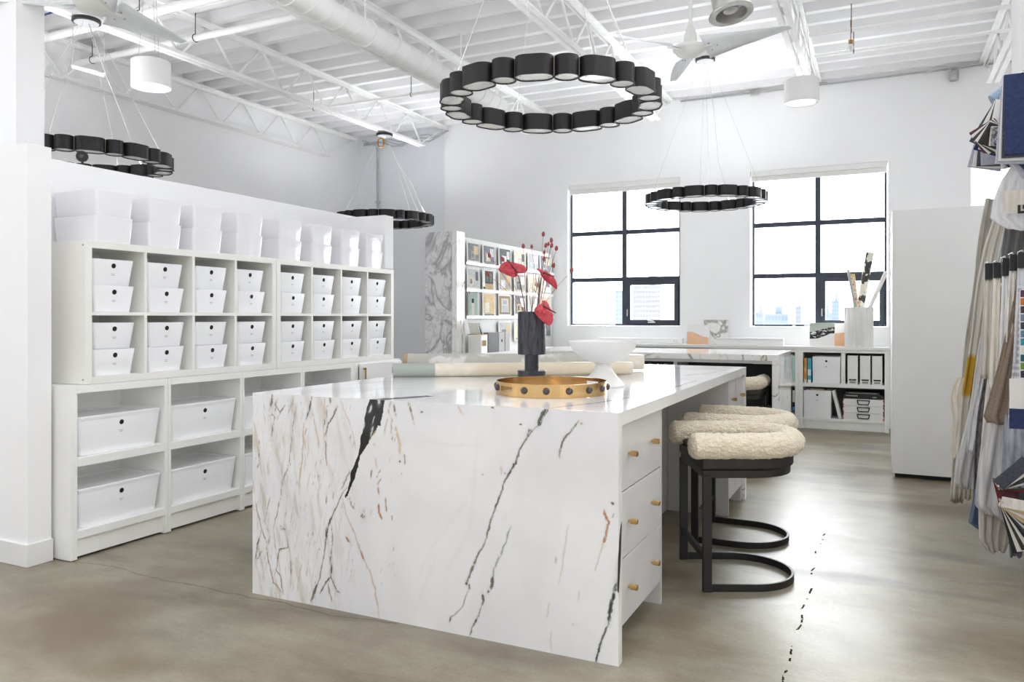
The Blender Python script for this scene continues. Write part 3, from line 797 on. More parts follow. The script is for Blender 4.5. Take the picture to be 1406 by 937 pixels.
class Slab:
    """a marble face sampled on a fine grid; veins are laid on in metres"""
    def __init__(s, u0, u1, v0, v1, step):
        s.nu, s.nv = int((u1 - u0) / step) + 2, int((v1 - v0) / step) + 2
        s.U, s.V = np.meshgrid(np.linspace(u0, u1, s.nu), np.linspace(v0, v1, s.nv), indexing='ij')
        s.C = np.ones((s.nu, s.nv, 3)) * np.array(lin((243, 243, 244))[:3])
        s.wu = s.U + 0.010 * (fbm(s.U * 24, s.V * 24, 5) - 0.5) + 0.005 * (fbm(s.U * 90, s.V * 90, 9) - 0.5)
        s.wv = s.V + 0.010 * (fbm(s.U * 24 + 7, s.V * 24, 15) - 0.5)
        s.grit = fbm(s.U * 150, s.V * 60, 21, 3)
        s.grit2 = fbm(s.U * 70 + 11, s.V * 26, 77, 3)
    def mixin(s, sl, a, col):
        c = np.array(lin(col)[:3]); s.C[sl] = s.C[sl] * (1 - a[..., None]) + c * a[..., None]
    def window(s, pts, pad):
        p = np.array(pts); a, b = p.min(0) - pad, p.max(0) + pad
        u, v = s.U[:, 0], s.V[0]
        i = np.searchsorted(u, [a[0], b[0]]); j = np.searchsorted(v, [a[1], b[1]])
        return slice(max(0, i[0] - 1), i[1] + 1), slice(max(0, j[0] - 1), j[1] + 1)
    def stroke(s, pts, w, col, k=0.9, broken=0.35, soft=1.0, taper=True):
        if len(pts) < 2: return
        sl = s.window(pts, w * 5 + 0.02)
        x, y, g = s.wu[sl], s.wv[sl], s.grit[sl]
        if x.size == 0: return
        best = np.full(x.shape, 1e9); par = np.zeros(x.shape)
        L = [0.0]
        for a, b in zip(pts[:-1], pts[1:]): L.append(L[-1] + math.hypot(b[0] - a[0], b[1] - a[1]))
        for (a, b, l0, l1) in zip(pts[:-1], pts[1:], L[:-1], L[1:]):
            dx, dy = b[0] - a[0], b[1] - a[1]; q = dx * dx + dy * dy + 1e-12
            t = np.clip(((x - a[0]) * dx + (y - a[1]) * dy) / q, 0, 1)
            d = np.hypot(x - a[0] - t * dx, y - a[1] - t * dy)
            m = d < best; best = np.where(m, d, best); par = np.where(m, (l0 + t * (l1 - l0)) / (L[-1] + 1e-9), par)
        ww = w * (0.25 + 1.15 * g) * 0.86
        if taper: ww = ww * np.clip(np.minimum(par, 1 - par) * 6 + 0.25, 0.25, 1)
        a = np.clip((ww - best) / (soft * 0.0022) + 0.5, 0, 1)
        if broken: a = a * np.clip((g - broken) * 6 + 0.5, 0.06, 1)
        g2 = s.grit2[sl]
        s.mixin(sl, a * k * np.clip(0.35 + 1.3 * g2, 0, 1), col)
        halo = np.clip(1 - best / (w * 2.6 + 0.003), 0, 1) ** 2 * 0.30 * k * np.clip(g2 * 1.6 - 0.2, 0, 1)
        s.mixin(sl, halo, tuple(int(0.55 * c + 0.45 * 225) for c in col))
    def poly(s, pts, col, k=1.0):
        sl = s.window(pts, 0.02); x, y = s.wu[sl], s.wv[sl]
        ins = np.zeros(x.shape, bool); n = len(pts)
        for i in range(n):
            (x0, y0), (x1, y1) = pts[i], pts[(i + 1) % n]
            c = ((y0 > y) != (y1 > y)) & (x < (x1 - x0) * (y - y0) / ((y1 - y0) or 1e-9) + x0)
            ins ^= c
        s.mixin(sl, ins.astype(float) * k, col)
    def clouds(s, seed, amount=0.05):
        n = fbm(s.U * 5 + 3, s.V * 2.2, seed, 4)
        f = 1 - amount * np.clip((n - 0.45) * 4, 0, 1)
        s.C *= f[..., None]
    def attach(s, o, mapping):
        """write the face colours on a mesh whose first nu*nv vertices are this grid"""
        me = o.data
        ca = me.color_attributes.new('vein', 'FLOAT_COLOR', 'POINT')
        n = len(me.vertices); arr = np.ones((n, 4)); arr[:, :3] = np.array(lin((234, 232, 228))[:3])
        arr[:s.nu * s.nv, :3] = s.C.reshape(-1, 3)
        ca.data.foreach_set('color', arr.ravel().astype(np.float32))
        me.color_attributes.active_color = ca

def slab_mesh(name, s, P0, thick, parent, mat_='marble'):
    """P0(u,v)->point on the face; thick: vector to the back face"""
    P = [P0(s.U[i, j], s.V[i, j]) for i in range(s.nu) for j in range(s.nv)]
    nu, nv = s.nu, s.nv
    off = world_off(parent)
    idx = np.arange(nu * nv).reshape(nu, nv)
    q = np.stack([idx[:-1, :-1], idx[1:, :-1], idx[1:, 1:], idx[:-1, 1:]], -1).reshape(-1, 4).tolist()
    c = [P0(s.U[a, b], s.V[a, b]) for a, b in ((0, 0), (-1, 0), (-1, -1), (0, -1))]
    front = [tuple(p) for p in c]; back = [tuple(np.array(p) + np.array(thick)) for p in c]
    n0 = len(P); P += front + back
    for i in range(4):
        j = (i + 1) % 4; q.append((n0 + i, n0 + j, n0 + 4 + j, n0 + 4 + i))
    q.append((n0 + 4, n0 + 5, n0 + 6, n0 + 7))
    me = bpy.data.meshes.new(name)
    me.from_pydata([(p[0] - off[0], p[1] - off[1], p[2] - off[2]) for p in P], [], q); me.update()
    me.materials.append(M[mat_])
    fix_normals(me)
    o = bpy.data.objects.new(name, me); COL.objects.link(o); o.parent = parent
    s.attach(o, None)
    return o

OLIVE, DARK, TAN, PALE, GREY, RUST, BLK = (112, 106, 88), (62, 60, 52), (206, 176, 140), (222, 206, 190), (176, 175, 172), (160, 112, 72), (22, 22, 23)
YI0, YI1, XI0, XI1, ZI = 2.690, 5.585, -2.598, -0.859, 0.915

def front_veins():
    s = Slab(XI0, XI1, 0.0, ZI - 0.0003, 0.0026)
    s.clouds(31, 0.035)
    pxm = 1.0 / 285.0
    def P(l): return [(lambda q: (q[0], q[2]))(onY(u, v, YI0)) for u, v in l]
    def st(l, w, c, k=0.9, br=0.35, soft=1.0, tp=True): s.stroke(P(l), w * pxm * 0.5, c, k, br, soft, tp)
    # soft tinted streaks on the left third
    r = random.Random(11)
    for _ in range(150):
        u = 352 + 130 * r.random() ** 1.2; v = 545 + 270 * r.random()
        L = 10 + 45 * r.random(); lean = r.uniform(-0.22, -0.02)
        st([(u, v), (u + lean * L * 0.5 + r.uniform(-2, 2), v + L * 0.5), (u + lean * L, v + L)], r.uniform(0.8, 2.4), r.choice([GREY, GREY, TAN, PALE, (188, 178, 160)]), r.uniform(0.2, 0.6), 0.5, 1.5)
    for _ in range(60):
        u = 352 + 190 * r.random(); v = 545 + 280 * r.random()
        L = 2 + 7 * r.random()
        st([(u, v), (u - 0.2 * L, v + L)], r.uniform(1.0, 2.2), r.choice([DARK, OLIVE, GREY, RUST]), r.uniform(0.3, 0.8), 0.5)
    # cloudy warm-grey bands behind the streaks
    bx = (s.U - XI0) / (XI1 - XI0)
    n1 = fbm(s.U * 16 + s.V * 3.5, s.V * 2.6, 61, 4); n2 = fbm(s.U * 46 + s.V * 9, s.V * 7, 63, 4)
    left = np.clip(1 - bx / 0.36, 0, 1) ** 0.6
    a = np.clip((n1 - 0.50) * 5, 0, 1) * left * (0.35 + 0.65 * np.clip((n2 - 0.4) * 4, 0, 1))
    s.mixin((slice(None), slice(None)), a * 0.32, (176, 172, 160))
    a = np.clip((n2 - 0.60) * 9, 0, 1) * left
    s.mixin((slice(None), slice(None)), a * 0.45, (190, 166, 134))
    # named veins
    st([(467.5, 549), (478, 576.4), (486, 600.5), (488.3, 619.7)], 1.8, (216, 190, 172), 0.75, 0.1, 1.6)
    st([(428.3, 544.4), (425, 560.4), (420.3, 576.4)], 3.0, DARK, 0.9)
    st([(417, 580), (416.5, 605), (415, 629), (412.3, 648.5), (410.7, 663), (411.5, 679)], 3.2, TAN, 0.8, 0.2, 1.5)
    st([(428, 562), (432, 583), (437, 607), (437, 618)], 2.4, TAN, 0.7, 0.3, 1.4)
    st([(463.5, 558), (457, 571.6), (450.7, 583), (447.5, 597)], 3.0, (86, 80, 58), 0.9, 0.3)
    st([(446, 546), (445, 578), (444.3, 607)], 3.6, (214, 190, 158), 0.75, 0.3, 1.8)
    st([(450, 557), (446.5, 578), (444, 590)], 2.4, OLIVE, 0.8, 0.45)
    st([(453, 546), (453.6, 554)], 4, OLIVE, 0.8, 0.4)
    st([(446.7, 606), (447.6, 622), (448.8, 640)], 2.6, RUST, 0.85, 0.3)
    st([(404.2, 544.4), (396, 567)], 2.2, GREY, 0.85, 0.3)
    st([(406.6, 559), (402, 586), (399.4, 619.7), (395.4, 643.7), (387.4, 661), (386, 679), (380.5, 704.5), (375.4, 724.8)], 2.4, (150, 150, 146), 0.85, 0.42)
    st([(375.4, 724.8), (377.5, 747), (380.5, 767)], 2, TAN, 0.8, 0.35)
    st([(373.8, 541), (373.5, 552), (370.4, 564)], 3.6, (96, 90, 70), 0.9, 0.35)
    st([(380, 549), (377, 570), (374.5, 588), (371.5, 606)], 2.6, (138, 126, 108), 0.85, 0.4)
    st([(378.6, 556), (384, 567), (388, 562), (391.4, 557)], 2.4, OLIVE, 0.8, 0.4)
    st([(368, 573), (374, 570), (380, 577), (386, 566)], 2, (150, 140, 120), 0.8, 0.4)
    st([(356, 605), (355.6, 635.7), (352.8, 645)], 2.4, (130, 124, 116), 0.85, 0.4)
    st([(371.4, 682), (367, 700), (363, 716), (370, 735), (366, 760)], 3.0, (158, 154, 144), 0.7, 0.45, 1.6)
    st([(351, 690), (358, 722.7), (365.3, 745), (368.3, 767.4), (371.4, 783.6), (375.4, 799.8), (381.5, 805), (387.6, 816)], 2.2, (150, 118, 92), 0.85, 0.25)
    st([(393.7, 741), (395.7, 752), (383.5, 755), (381.5, 767.4), (379.5, 783.6), (385.6, 791.7), (388.6, 816)], 2.3, (116, 96, 74), 0.9, 0.3)
    st([(386, 727), (391, 729)], 3, OLIVE, 0.7, 0.4); st([(385, 723), (392, 728)], 2, DARK, 0.7, 0.4)
    st([(359, 729), (353, 749), (350.7, 769)], 2.6, DARK, 0.85, 0.35); st([(360, 756), (351, 773)], 2.2, DARK, 0.8, 0.4)
    st([(399.4, 770), (400, 790)], 2, (120, 112, 96), 0.8, 0.4)
    st([(422, 780), (421.5, 792)], 2, TAN, 0.9, 0.3)
    st([(428.5, 720), (429.3, 736)], 1.8, DARK, 0.8, 0.4); st([(448, 680), (448.5, 692)], 2.2, DARK, 0.8, 0.4)
    # descending branch of the black vein
    st([(478, 668), (474, 672), (464.7, 688.3), (452.5, 718.7), (447.4, 737), (445.4, 757), (441.3, 779.5), (438.3, 795.8), (432.2, 810), (427, 826)], 2.4, (128, 118, 98), 0.95, 0.12)
    st([(455, 712), (449, 727), (447, 741)], 4.2, DARK, 0.85, 0.45); st([(434, 803), (430.5, 818), (428, 826)], 3.6, (96, 92, 74), 0.9, 0.4)
    st([(455.5, 722.7), (456.6, 741), (453.5, 767.4), (455.5, 779.5), (453.5, 793.7)], 2.2, (110, 104, 88), 0.85, 0.38)
    st([(455.5, 775), (453.5, 793), (446, 802), (439.3, 815)], 3.0, (70, 66, 50), 0.95, 0.25)
    st([(453.5, 793), (458, 802), (462, 812), (467, 815.5)], 2.6, (74, 68, 54), 0.9, 0.3); st([(450.5, 802), (453, 815), (455.5, 826)], 2.4, RUST, 0.85, 0.35)
    # long tan arc
    st([(470.8, 684), (471.5, 692), (476.8, 710.6), (487, 735), (496, 761.3), (507.3, 783.6), (514.4, 808), (518.4, 832), (520.5, 849)], 2.4, (210, 180, 150), 0.9, 0.05, 1.3)
    st([(495, 757), (499, 769)], 4.0, (176, 126, 84), 0.9, 0.3); st([(493.5, 748), (495.5, 758)], 2.4, OLIVE, 0.8, 0.4)
    st([(475, 737), (478, 743), (481.5, 746)], 3.2, RUST, 0.9, 0.3)
    st([(497, 706), (500, 711)], 8, (104, 84, 60), 0.85, 0.42); st([(480, 682), (483, 694), (488, 699)], 3.4, (150, 148, 140), 0.8, 0.4)
    st([(499, 700), (500, 704)], 3.4, DARK, 0.8, 0.4)
    st([(523.5, 657), (518, 666), (519.5, 680)], 3.2, (184, 134, 86), 0.9, 0.3); st([(519.2, 693), (520, 704), (524, 713)], 3.8, (176, 118, 66), 0.95, 0.25)
    st([(528.6, 684), (529.8, 694), (531, 703)], 2.8, RUST, 0.9, 0.3); st([(538, 709), (539, 715)], 2.4, GREY, 0.9, 0.3)
    st([(510.5, 645), (509, 657)], 2.8, DARK, 0.8, 0.4); st([(522, 645), (516.5, 657)], 2.4, (140, 128, 108), 0.8, 0.4)
    st([(516, 628), (517.5, 644)], 3.4, (222, 196, 160), 0.8, 0.3); st([(513.5, 610), (514.5, 612)], 3, GREY, 0.9, 0.2)
    # right of the black vein
    st([(537.5, 550), (534, 566), (535.5, 574)], 3.0, (186, 170, 152), 0.75, 0.4, 1.6); st([(541.5, 556), (543, 571)], 2.8, DARK, 0.85, 0.4)
    st([(560.7, 552), (564.5, 567), (569, 583)], 3.4, (168, 156, 136), 0.85, 0.35); st([(562, 553), (565, 566)], 2.0, OLIVE, 0.8, 0.45)
    st([(537.7, 574), (538.5, 590), (537.5, 605)], 3.0, (166, 160, 146), 0.8, 0.42); st([(532, 575), (528, 598)], 2.6, (190, 182, 166), 0.7, 0.4, 1.6)
    st([(543, 585), (547.5, 603), (549, 625)], 4.6, (214, 184, 142), 0.8, 0.35, 1.6)
    st([(555, 623.7), (555.4, 630), (555.6, 638)], 2.8, RUST, 0.85, 0.3); st([(548.5, 633), (548.7, 636)], 3, DARK, 0.8, 0.2); st([(551.5, 650), (551.7, 653)], 2.6, GREY, 0.9, 0.2)
    for u, v in ((579, 566.5), (715, 583.6), (675.5, 560)): st([(u - 0.8, v), (u + 0.8, v)], 2.6, DARK, 0.9, 0.0, 1, False)
    st([(628, 556), (633, 565), (637.5, 570)], 3, (224, 204, 178), 0.8, 0.3, 1.6)
    st([(662.5, 651), (663.5, 653)], 4, (214, 178, 160), 0.8, 0.2, 1.8); st([(688.5, 641), (688.5, 652)], 3, (220, 190, 172), 0.7, 0.3, 1.6); st([(693, 649), (693, 651)], 3, GREY, 0.9, 0.2)
    # second long vein
    st([(752, 558), (746, 570), (738, 584.5)], 7.0, (92, 90, 72), 0.95, 0.3); st([(750, 561), (744, 573), (738.5, 584)], 3.0, DARK, 0.95, 0.2)
    st([(738, 584.5), (733, 590), (724.5, 599), (718, 610), (713.6, 619), (708, 635), (697, 653.4), (690, 666), (689.7, 671.5), (680, 699), (676, 709), (672, 724), (664.6, 747.6), (656, 762.6), (650.7, 777.5), (640, 801)], 2.8, (112, 108, 88), 0.95, 0.12)
    st([(729, 590), (723, 600)], 6.0, (96, 92, 74), 0.85, 0.42); st([(709, 633), (698, 652)], 3.4, DARK, 0.9, 0.25); st([(686, 682), (680, 698)], 3.4, DARK, 0.9, 0.3)
    st([(652, 770), (646, 786), (640.5, 802)], 3.4, OLIVE, 0.8, 0.4)
    st([(639.5, 800), (640.3, 804)], 3.6, DARK, 0.9, 0.2); st([(645, 803), (644.5, 810)], 3.2, DARK, 0.85, 0.3)
    st([(644.3, 807.4), (637, 826), (633.6, 835), (623, 844), (618.7, 848), (616.6, 856)], 2.0, (150, 146, 130), 0.85, 0.25); st([(619, 848), (616.8, 855)], 2.6, OLIVE, 0.9, 0.3)
    st([(701, 722), (694.5, 745.5), (686, 764.7), (677.4, 781.8), (676.3, 801)], 2.6, (158, 160, 158), 0.9, 0.25, 1.4)
    st([(676.3, 792), (676, 802), (669.5, 814)], 4.2, (84, 80, 60), 0.9, 0.35); st([(663.5, 817), (664, 826), (662, 832)], 4.0, (92, 76, 56), 0.95, 0.25)
    st([(662, 831), (654, 852), (647.5, 861), (645.4, 874)], 2.2, (136, 132, 118), 0.9, 0.25); st([(655.5, 845), (653, 855)], 3, DARK, 0.8, 0.35)
    # third, short
    st([(795, 578), (789, 585.4), (780, 595.4), (773.5, 604.4), (768.5, 617), (768, 629)], 2.8, (98, 94, 76), 0.92, 0.2); st([(775, 602), (768, 618), (768, 626)], 3.0, DARK, 0.85, 0.35)
    st([(798, 581), (799, 584)], 3, TAN, 0.9, 0.2)
    # rusty marks at the right edge
    st([(829.7, 700.6), (832, 710), (835, 719), (834, 728), (831, 738), (827.5, 748)], 4.2, (178, 120, 70), 0.95, 0.3); st([(827.5, 748), (822, 768), (817.4, 784)], 2.0, (220, 204, 184), 0.9, 0.1, 1.6)
    st([(841.5, 691), (842.3, 692)], 3.6, (104, 76, 52), 0.95, 0.0, 1, False); st([(843, 706), (840, 712)], 2.6, GREY, 0.8, 0.3)
    st([(846.5, 800), (842, 822), (838.7, 835.6), (835.3, 858)], 5.4, (60, 64, 56), 0.95, 0.34); st([(846.5, 806), (839, 834), (836, 852)], 2.4, (28, 30, 28), 0.95, 0.2)
    st([(835.3, 858), (832, 864), (824, 885), (817.4, 911)], 2.8, (70, 70, 58), 0.95, 0.12); st([(823, 889), (817.5, 911)], 3.4, (34, 36, 32), 0.9, 0.25)
    for a in ([(780, 721), (775, 755), (767, 806)], [(795, 813), (794, 828)], [(754.5, 826), (750.5, 850)], [(756, 866), (756.5, 896)], [(787, 858), (788, 860)], [(763, 766), (763, 774)]):
        st(a, 2.4, (218, 206, 188) if a[0][0] != 763 else GREY, 0.7, 0.2, 1.6)
    # pale grey wisps in the calm middle
    for a in ([(640, 690), (600, 742), (575, 790)], [(705, 700), (690, 715)], [(650, 705), (640, 740), (615, 780)], [(575, 605), (620, 612), (665, 611)], [(655, 595), (652, 640), (648, 700)], [(600, 760), (585, 800), (570, 838)]):
        st(a, 5, (222, 223, 227), 0.22, 0.0, 8.0)
    # the bold black vein
    l = [(507.5, 547), (501, 573), (496.3, 600.5), (491.5, 624.5), (488.3, 635.7), (481, 649.3), (481, 658), (478, 667.7), (474, 682)]
    rr = [(529, 547), (526, 566.8), (522, 585), (518.7, 584), (508.3, 603.7), (502.7, 613), (498, 621), (494, 626), (492.3, 639), (486.7, 656.5), (481, 670), (475.3, 684)]
    s.poly(P(l + rr[::-1]), BLK)
    st([(480.5, 646), (476, 655), (469, 672)], 2.2, (150, 134, 104), 0.9, 0.3); st([(516.5, 590), (507.5, 605)], 2.4, (200, 168, 112), 0.9, 0.15)
    for a, w in (([(510, 557), (507, 567)], 3.0), ([(520.3, 548), (520.6, 555)], 5.0), ([(511.6, 585), (508.5, 600)], 3.2), ([(500.5, 580), (499, 589)], 1.8), ([(514, 572), (511, 582)], 1.2)):
        st(a, w, (214, 216, 220), 0.95, 0.1)
    return s

def top_veins():
    s = Slab(XI0, XI1, YI0 + 0.0008, YI1, 0.008)
    s.clouds(51, 0.04)
    r = random.Random(4)
    for _ in range(46):
        x = r.uniform(XI0, XI1); y = r.uniform(YI0, YI1); L = r.uniform(0.08, 0.5)
        pts = [(x + 0.35 * L * t + r.uniform(-.015, .015), y + L * t) for t in (0, .25, .5, .75, 1)]
        s.stroke(pts, r.uniform(0.003, 0.007), r.choice([GREY, TAN, PALE, OLIVE, PALE]), r.uniform(0.3, 0.7), 0.3, 3)
    a, b = onY(507.5, 548, YI0)[0], onY(529, 548, YI0)[0]
    s.poly([(a, YI0 - 0.01), (b, YI0 - 0.01), (b + 0.05, YI0 + 0.10), (b + 0.10, YI0 + 0.22), (b + 0.05, YI0 + 0.24), (a + 0.07, YI0 + 0.13)], (40, 41, 44))
    c = onY(752, 560, YI0)[0]
    s.stroke([(c, YI0 - 0.01), (c + 0.0, YI0 + 0.05), (c + 0.10, YI0 + 0.30), (c + 0.2, YI0 + 0.8), (c + 0.22, YI0 + 1.6)], 0.006, OLIVE, 0.9, 0.2, 3)
    return s

def build_island():
    root = thing('marble_island', 'large white marble island with waterfall end and grey drawers in the middle of the room', 'kitchen island',
                 ((XI0 + XI1) / 2, (YI0 + YI1) / 2, 0))
    T = 0.042
    slab_mesh('waterfall_panel', front_veins(), lambda u, v: (u, YI0, v), (0, T, 0), root)
    s = top_veins()
    slab_mesh('countertop', s, lambda u, v: (u if u < XI1 - 1e-6 else XI1 + 0.0004, v, ZI), (0, 0, -0.05), root)
    mb = MB(); mb.box(XI0 + 0.001, XI1, YI1 - T, YI1, 0, ZI - 0.0505); build(mb, 'far_end_panel', 'marble_plain', root)
    mb = MB(); q = [(847.5, 812), (848.5, 770), (851, 730), (853, 716), (853.6, 722), (852, 770), (850.5, 800), (849.5, 815)]
    mb.prism_x([(lambda p: (p[1], p[2]))(onX(u, v, XI1)) for u, v in q], XI1 + 0.0001, XI1 + 0.0006); build(mb, 'edge_vein', 'black', root)
    xd = -0.880
    # near drawer cabinet
    mb = MB()
    y0, y1 = YI0 + T + 0.001, 3.375
    mb.box(-1.42, xd - 0.022, y0, y1 - 0.022, 0.10, ZI - 0.051)
    build(mb, 'drawer_carcass', 'cabinet', root)
    build(MB().box(-1.42, xd + 0.001, y1 - 0.020, y1, 0.0, ZI - 0.052), 'end_panel', 'cabinet', root, bevel=0.0015)
    build(MB().box(-1.42, xd - 0.09, y0, y1 - 0.022, 0.0, 0.099), 'toe_kick', 'cabinet', root)
    zs = [(0.607, 0.861), (0.355, 0.602), (0.103, 0.350)]
    for k, (a, b) in enumerate(zs):
        d = build(MB().box(xd - 0.020, xd, y0 + 0.01, y1 - 0.024, a, b), 'drawer', 'cabinet', root, bevel=0.0018)
        for yy in (2.878, 3.205):
            z = b - 0.122
            mb = MB(); mb.tube([(xd, yy, z), (xd + 0.010, yy, z)], 0.006, 10); mb.tube([(xd + 0.010, yy, z), (xd + 0.034, yy, z)], 0.0115, 16)
            mb.tube([(xd + 0.034, yy, z), (xd + 0.037, yy, z)], 0.0095, 16)
            build(mb, 'knob', 'brass', d, smooth='auto')
    # knee space and body
    build(MB().box(XI0 + 0.02, -1.27, 3.376, YI1 - T - 0.001, 0.004, ZI - 0.051), 'body', 'cabinet', root)
    build(MB().box(XI0 + 0.02, -1.421, y0, 3.375, 0.004, ZI - 0.051), 'near_body', 'cabinet', root)
    # far cabinet
    ya, yb = 5.015, YI1 - T - 0.001
    mb = MB(); mb.box(-1.268, xd - 0.022, ya + 0.021, yb, 0.10, ZI - 0.051); build(mb, 'far_carcass', 'cabinet', root)
    build(MB().box(-1.268, xd + 0.001, ya, ya + 0.020, 0, ZI - 0.052), 'end_panel', 'cabinet', root, bevel=0.0015)
    build(MB().box(-1.268, xd - 0.09, ya + 0.021, yb, 0.0, 0.099), 'toe_kick', 'cabinet', root)
    build(MB().box(-0.95, xd, yb - 0.06, yb, 0.0, 0.099), 'end_foot', 'cabinet', root)
    for k, (a, b) in enumerate(((ya + 0.024, (ya + yb) / 2 - 0.002), ((ya + yb) / 2 + 0.002, yb - 0.003))):
        d = build(MB().box(xd - 0.020, xd, a, b, 0.103, 0.861), 'door', 'cabinet', root, bevel=0.0018)
        yy = 5.12 if k == 0 else 5.453
        mb = MB(); z = 0.732
        mb.tube([(xd, yy, z), (xd + 0.010, yy, z)], 0.006, 10); mb.tube([(xd + 0.010, yy, z), (xd + 0.036, yy, z)], 0.0115, 16)
        build(mb, 'knob', 'brass', d, smooth='auto')

# ================================================================== STOOLS
def build_stools():
    t = thing('bar_stool', 'nearest bar stool, cream sheepskin roll back, dark U shaped metal base, at the island', 'bar stool', (0, 0, 0), group='sheepskin bar stools')
    def D(hw, x0, xs, n=18):
        r = hw
        pts = [(x0, -hw), (xs, -hw)]
        pts += [(xs + r * math.sin(a), -r * math.cos(a)) for a in [PI * k / n for k in range(1, n)]]
        pts += [(xs, hw), (x0, hw)]
        return pts
    build(MB().prism(D(0.236, 0.004, 0.240), 0.520, 0.556), 'seat_frame', 'stool', t, local=True, bevel=0.003, smooth='auto')
    build(MB().prism(D(0.246, -0.004, 0.244), 0.557, 0.612), 'seat_pad', 'leather', t, local=True, bevel=0.010, smooth='auto', seg=3)
    mb = MB(); mb.prism(D(0.18, 0.0, 0.22), 0.612, 0.640); build(mb, 'seat_cushion', 'leather', t, local=True, bevel=0.012, smooth='auto', seg=3)
    for s in (-1, 1):
        build(MB().box(0.0, 0.040, s * 0.242 - 0.014, s * 0.242 + 0.014, 0.0, 0.530), 'leg', 'stool', t, local=True, bevel=0.002)
    # U shaped floor rail
    mb = MB(); hw, w, h = 0.242, 0.014, 0.034
    def path(o):
        r = hw + o
        return [(0.038, -r), (0.245, -r)] + [(0.245 + r * math.sin(PI * k / 24), -r * math.cos(PI * k / 24)) for k in range(1, 24)] + [(0.245, r), (0.038, r)]
    o_, i_ = path(w / 2 - 0.001), path(-w / 2)
    loops = [[(a[0], a[1], 0), (a[0], a[1], h), (b[0], b[1], h), (b[0], b[1], 0)] for a, b in zip(o_, i_)]
    mb.loft(loops); build(mb, 'floor_rail', 'stool', t, local=True, smooth='auto', bevel=0.0015)
    build(MB().bar((0.020, -0.229, 0.148), (0.020, 0.229, 0.148), 0.022, 0.030), 'foot_bar', 'stool', t, local=True, bevel=0.002)
    # sheepskin roll: fat U shaped bolster
    R, cx = 0.218, 0.252; cl = []
    for k in range(17): cl.append((-0.034 + (cx + 0.034) * k / 16, -R))
    for k in range(1, 40): a = PI * k / 40; cl.append((cx + R * 1.04 * math.sin(a), -R * math.cos(a)))
    for k in range(17): cl.append((cx - (cx + 0.034) * k / 16, R))
    n, rr = 40, 0.064; P = []
    rs = np.random.default_rng(5)
    L = len(cl)
    caps = [(0.0, 0.35), (0.006, 0.62), (0.014, 0.84), (0.024, 0.97)]
    rings = []
    for i, (x, y) in enumerate(cl):
        a = cl[max(0, i - 1)]; b = cl[min(L - 1, i + 1)]
        tx, ty = b[0] - a[0], b[1] - a[1]; l = math.hypot(tx, ty); tx /= l; ty /= l
        rings.append((x, y, tx, ty, 1.0))
    x, y, tx, ty, _ = rings[0]; pre = [(x - tx * (0.026 - d), y - ty * (0.026 - d), tx, ty, f) for d, f in caps]
    x, y, tx, ty, _ = rings[-1]; post = [(x + tx * (0.026 - d), y + ty * (0.026 - d), tx, ty, f) for d, f in caps][::-1]
    rings = pre + rings + post
    loops = []
    for i, (x, y, tx, ty, f) in enumerate(rings):
        lp = []
        for k in range(n):
            a = 2 * PI * k / n
            bump = 1 + 0.035 * math.sin(i * 0.9 + 2.1 * math.sin(k * 0.7)) * math.sin(k * 1.1 + i * 0.37) + rs.normal(0, 0.016)
            r = rr * f * bump
            lp.append((x - ty * r * math.cos(a), y + tx * r * math.cos(a), 0.664 + r * 0.93 * math.sin(a)))
        loops.append(lp)
    mb = MB(); mb.loft(loops)
    fur = build(mb, 'sheepskin_roll', 'fur', t, local=True, smooth=True, subd=1)
    tex = bpy.data.textures.new('fleece_relief', 'CLOUDS'); tex.noise_scale = 0.012; tex.noise_depth = 2
    dm = fur.modifiers.new('fleece', 'DISPLACE'); dm.texture = tex; dm.strength = 0.011; dm.mid_level = 0.5
    fur.modifiers['sub'].levels = fur.modifiers['sub'].render_levels = 2
    # positions
    lat, d = 0.875, 3.806
    cpos = (-SN * d + CS * lat, CS * d + SN * lat, 0)
    t.location = cpos; t.rotation_euler = (0, 0, TH)
    copy_tree(t, (-0.968, 4.605, 0), 0.0, 'second bar stool with cream sheepskin roll, behind the nearest one at the island')
    copy_tree(t, (-1.235, 7.62, 0), -PI / 2, 'bar stool tucked under the far marble table, only its sheepskin roll showing')
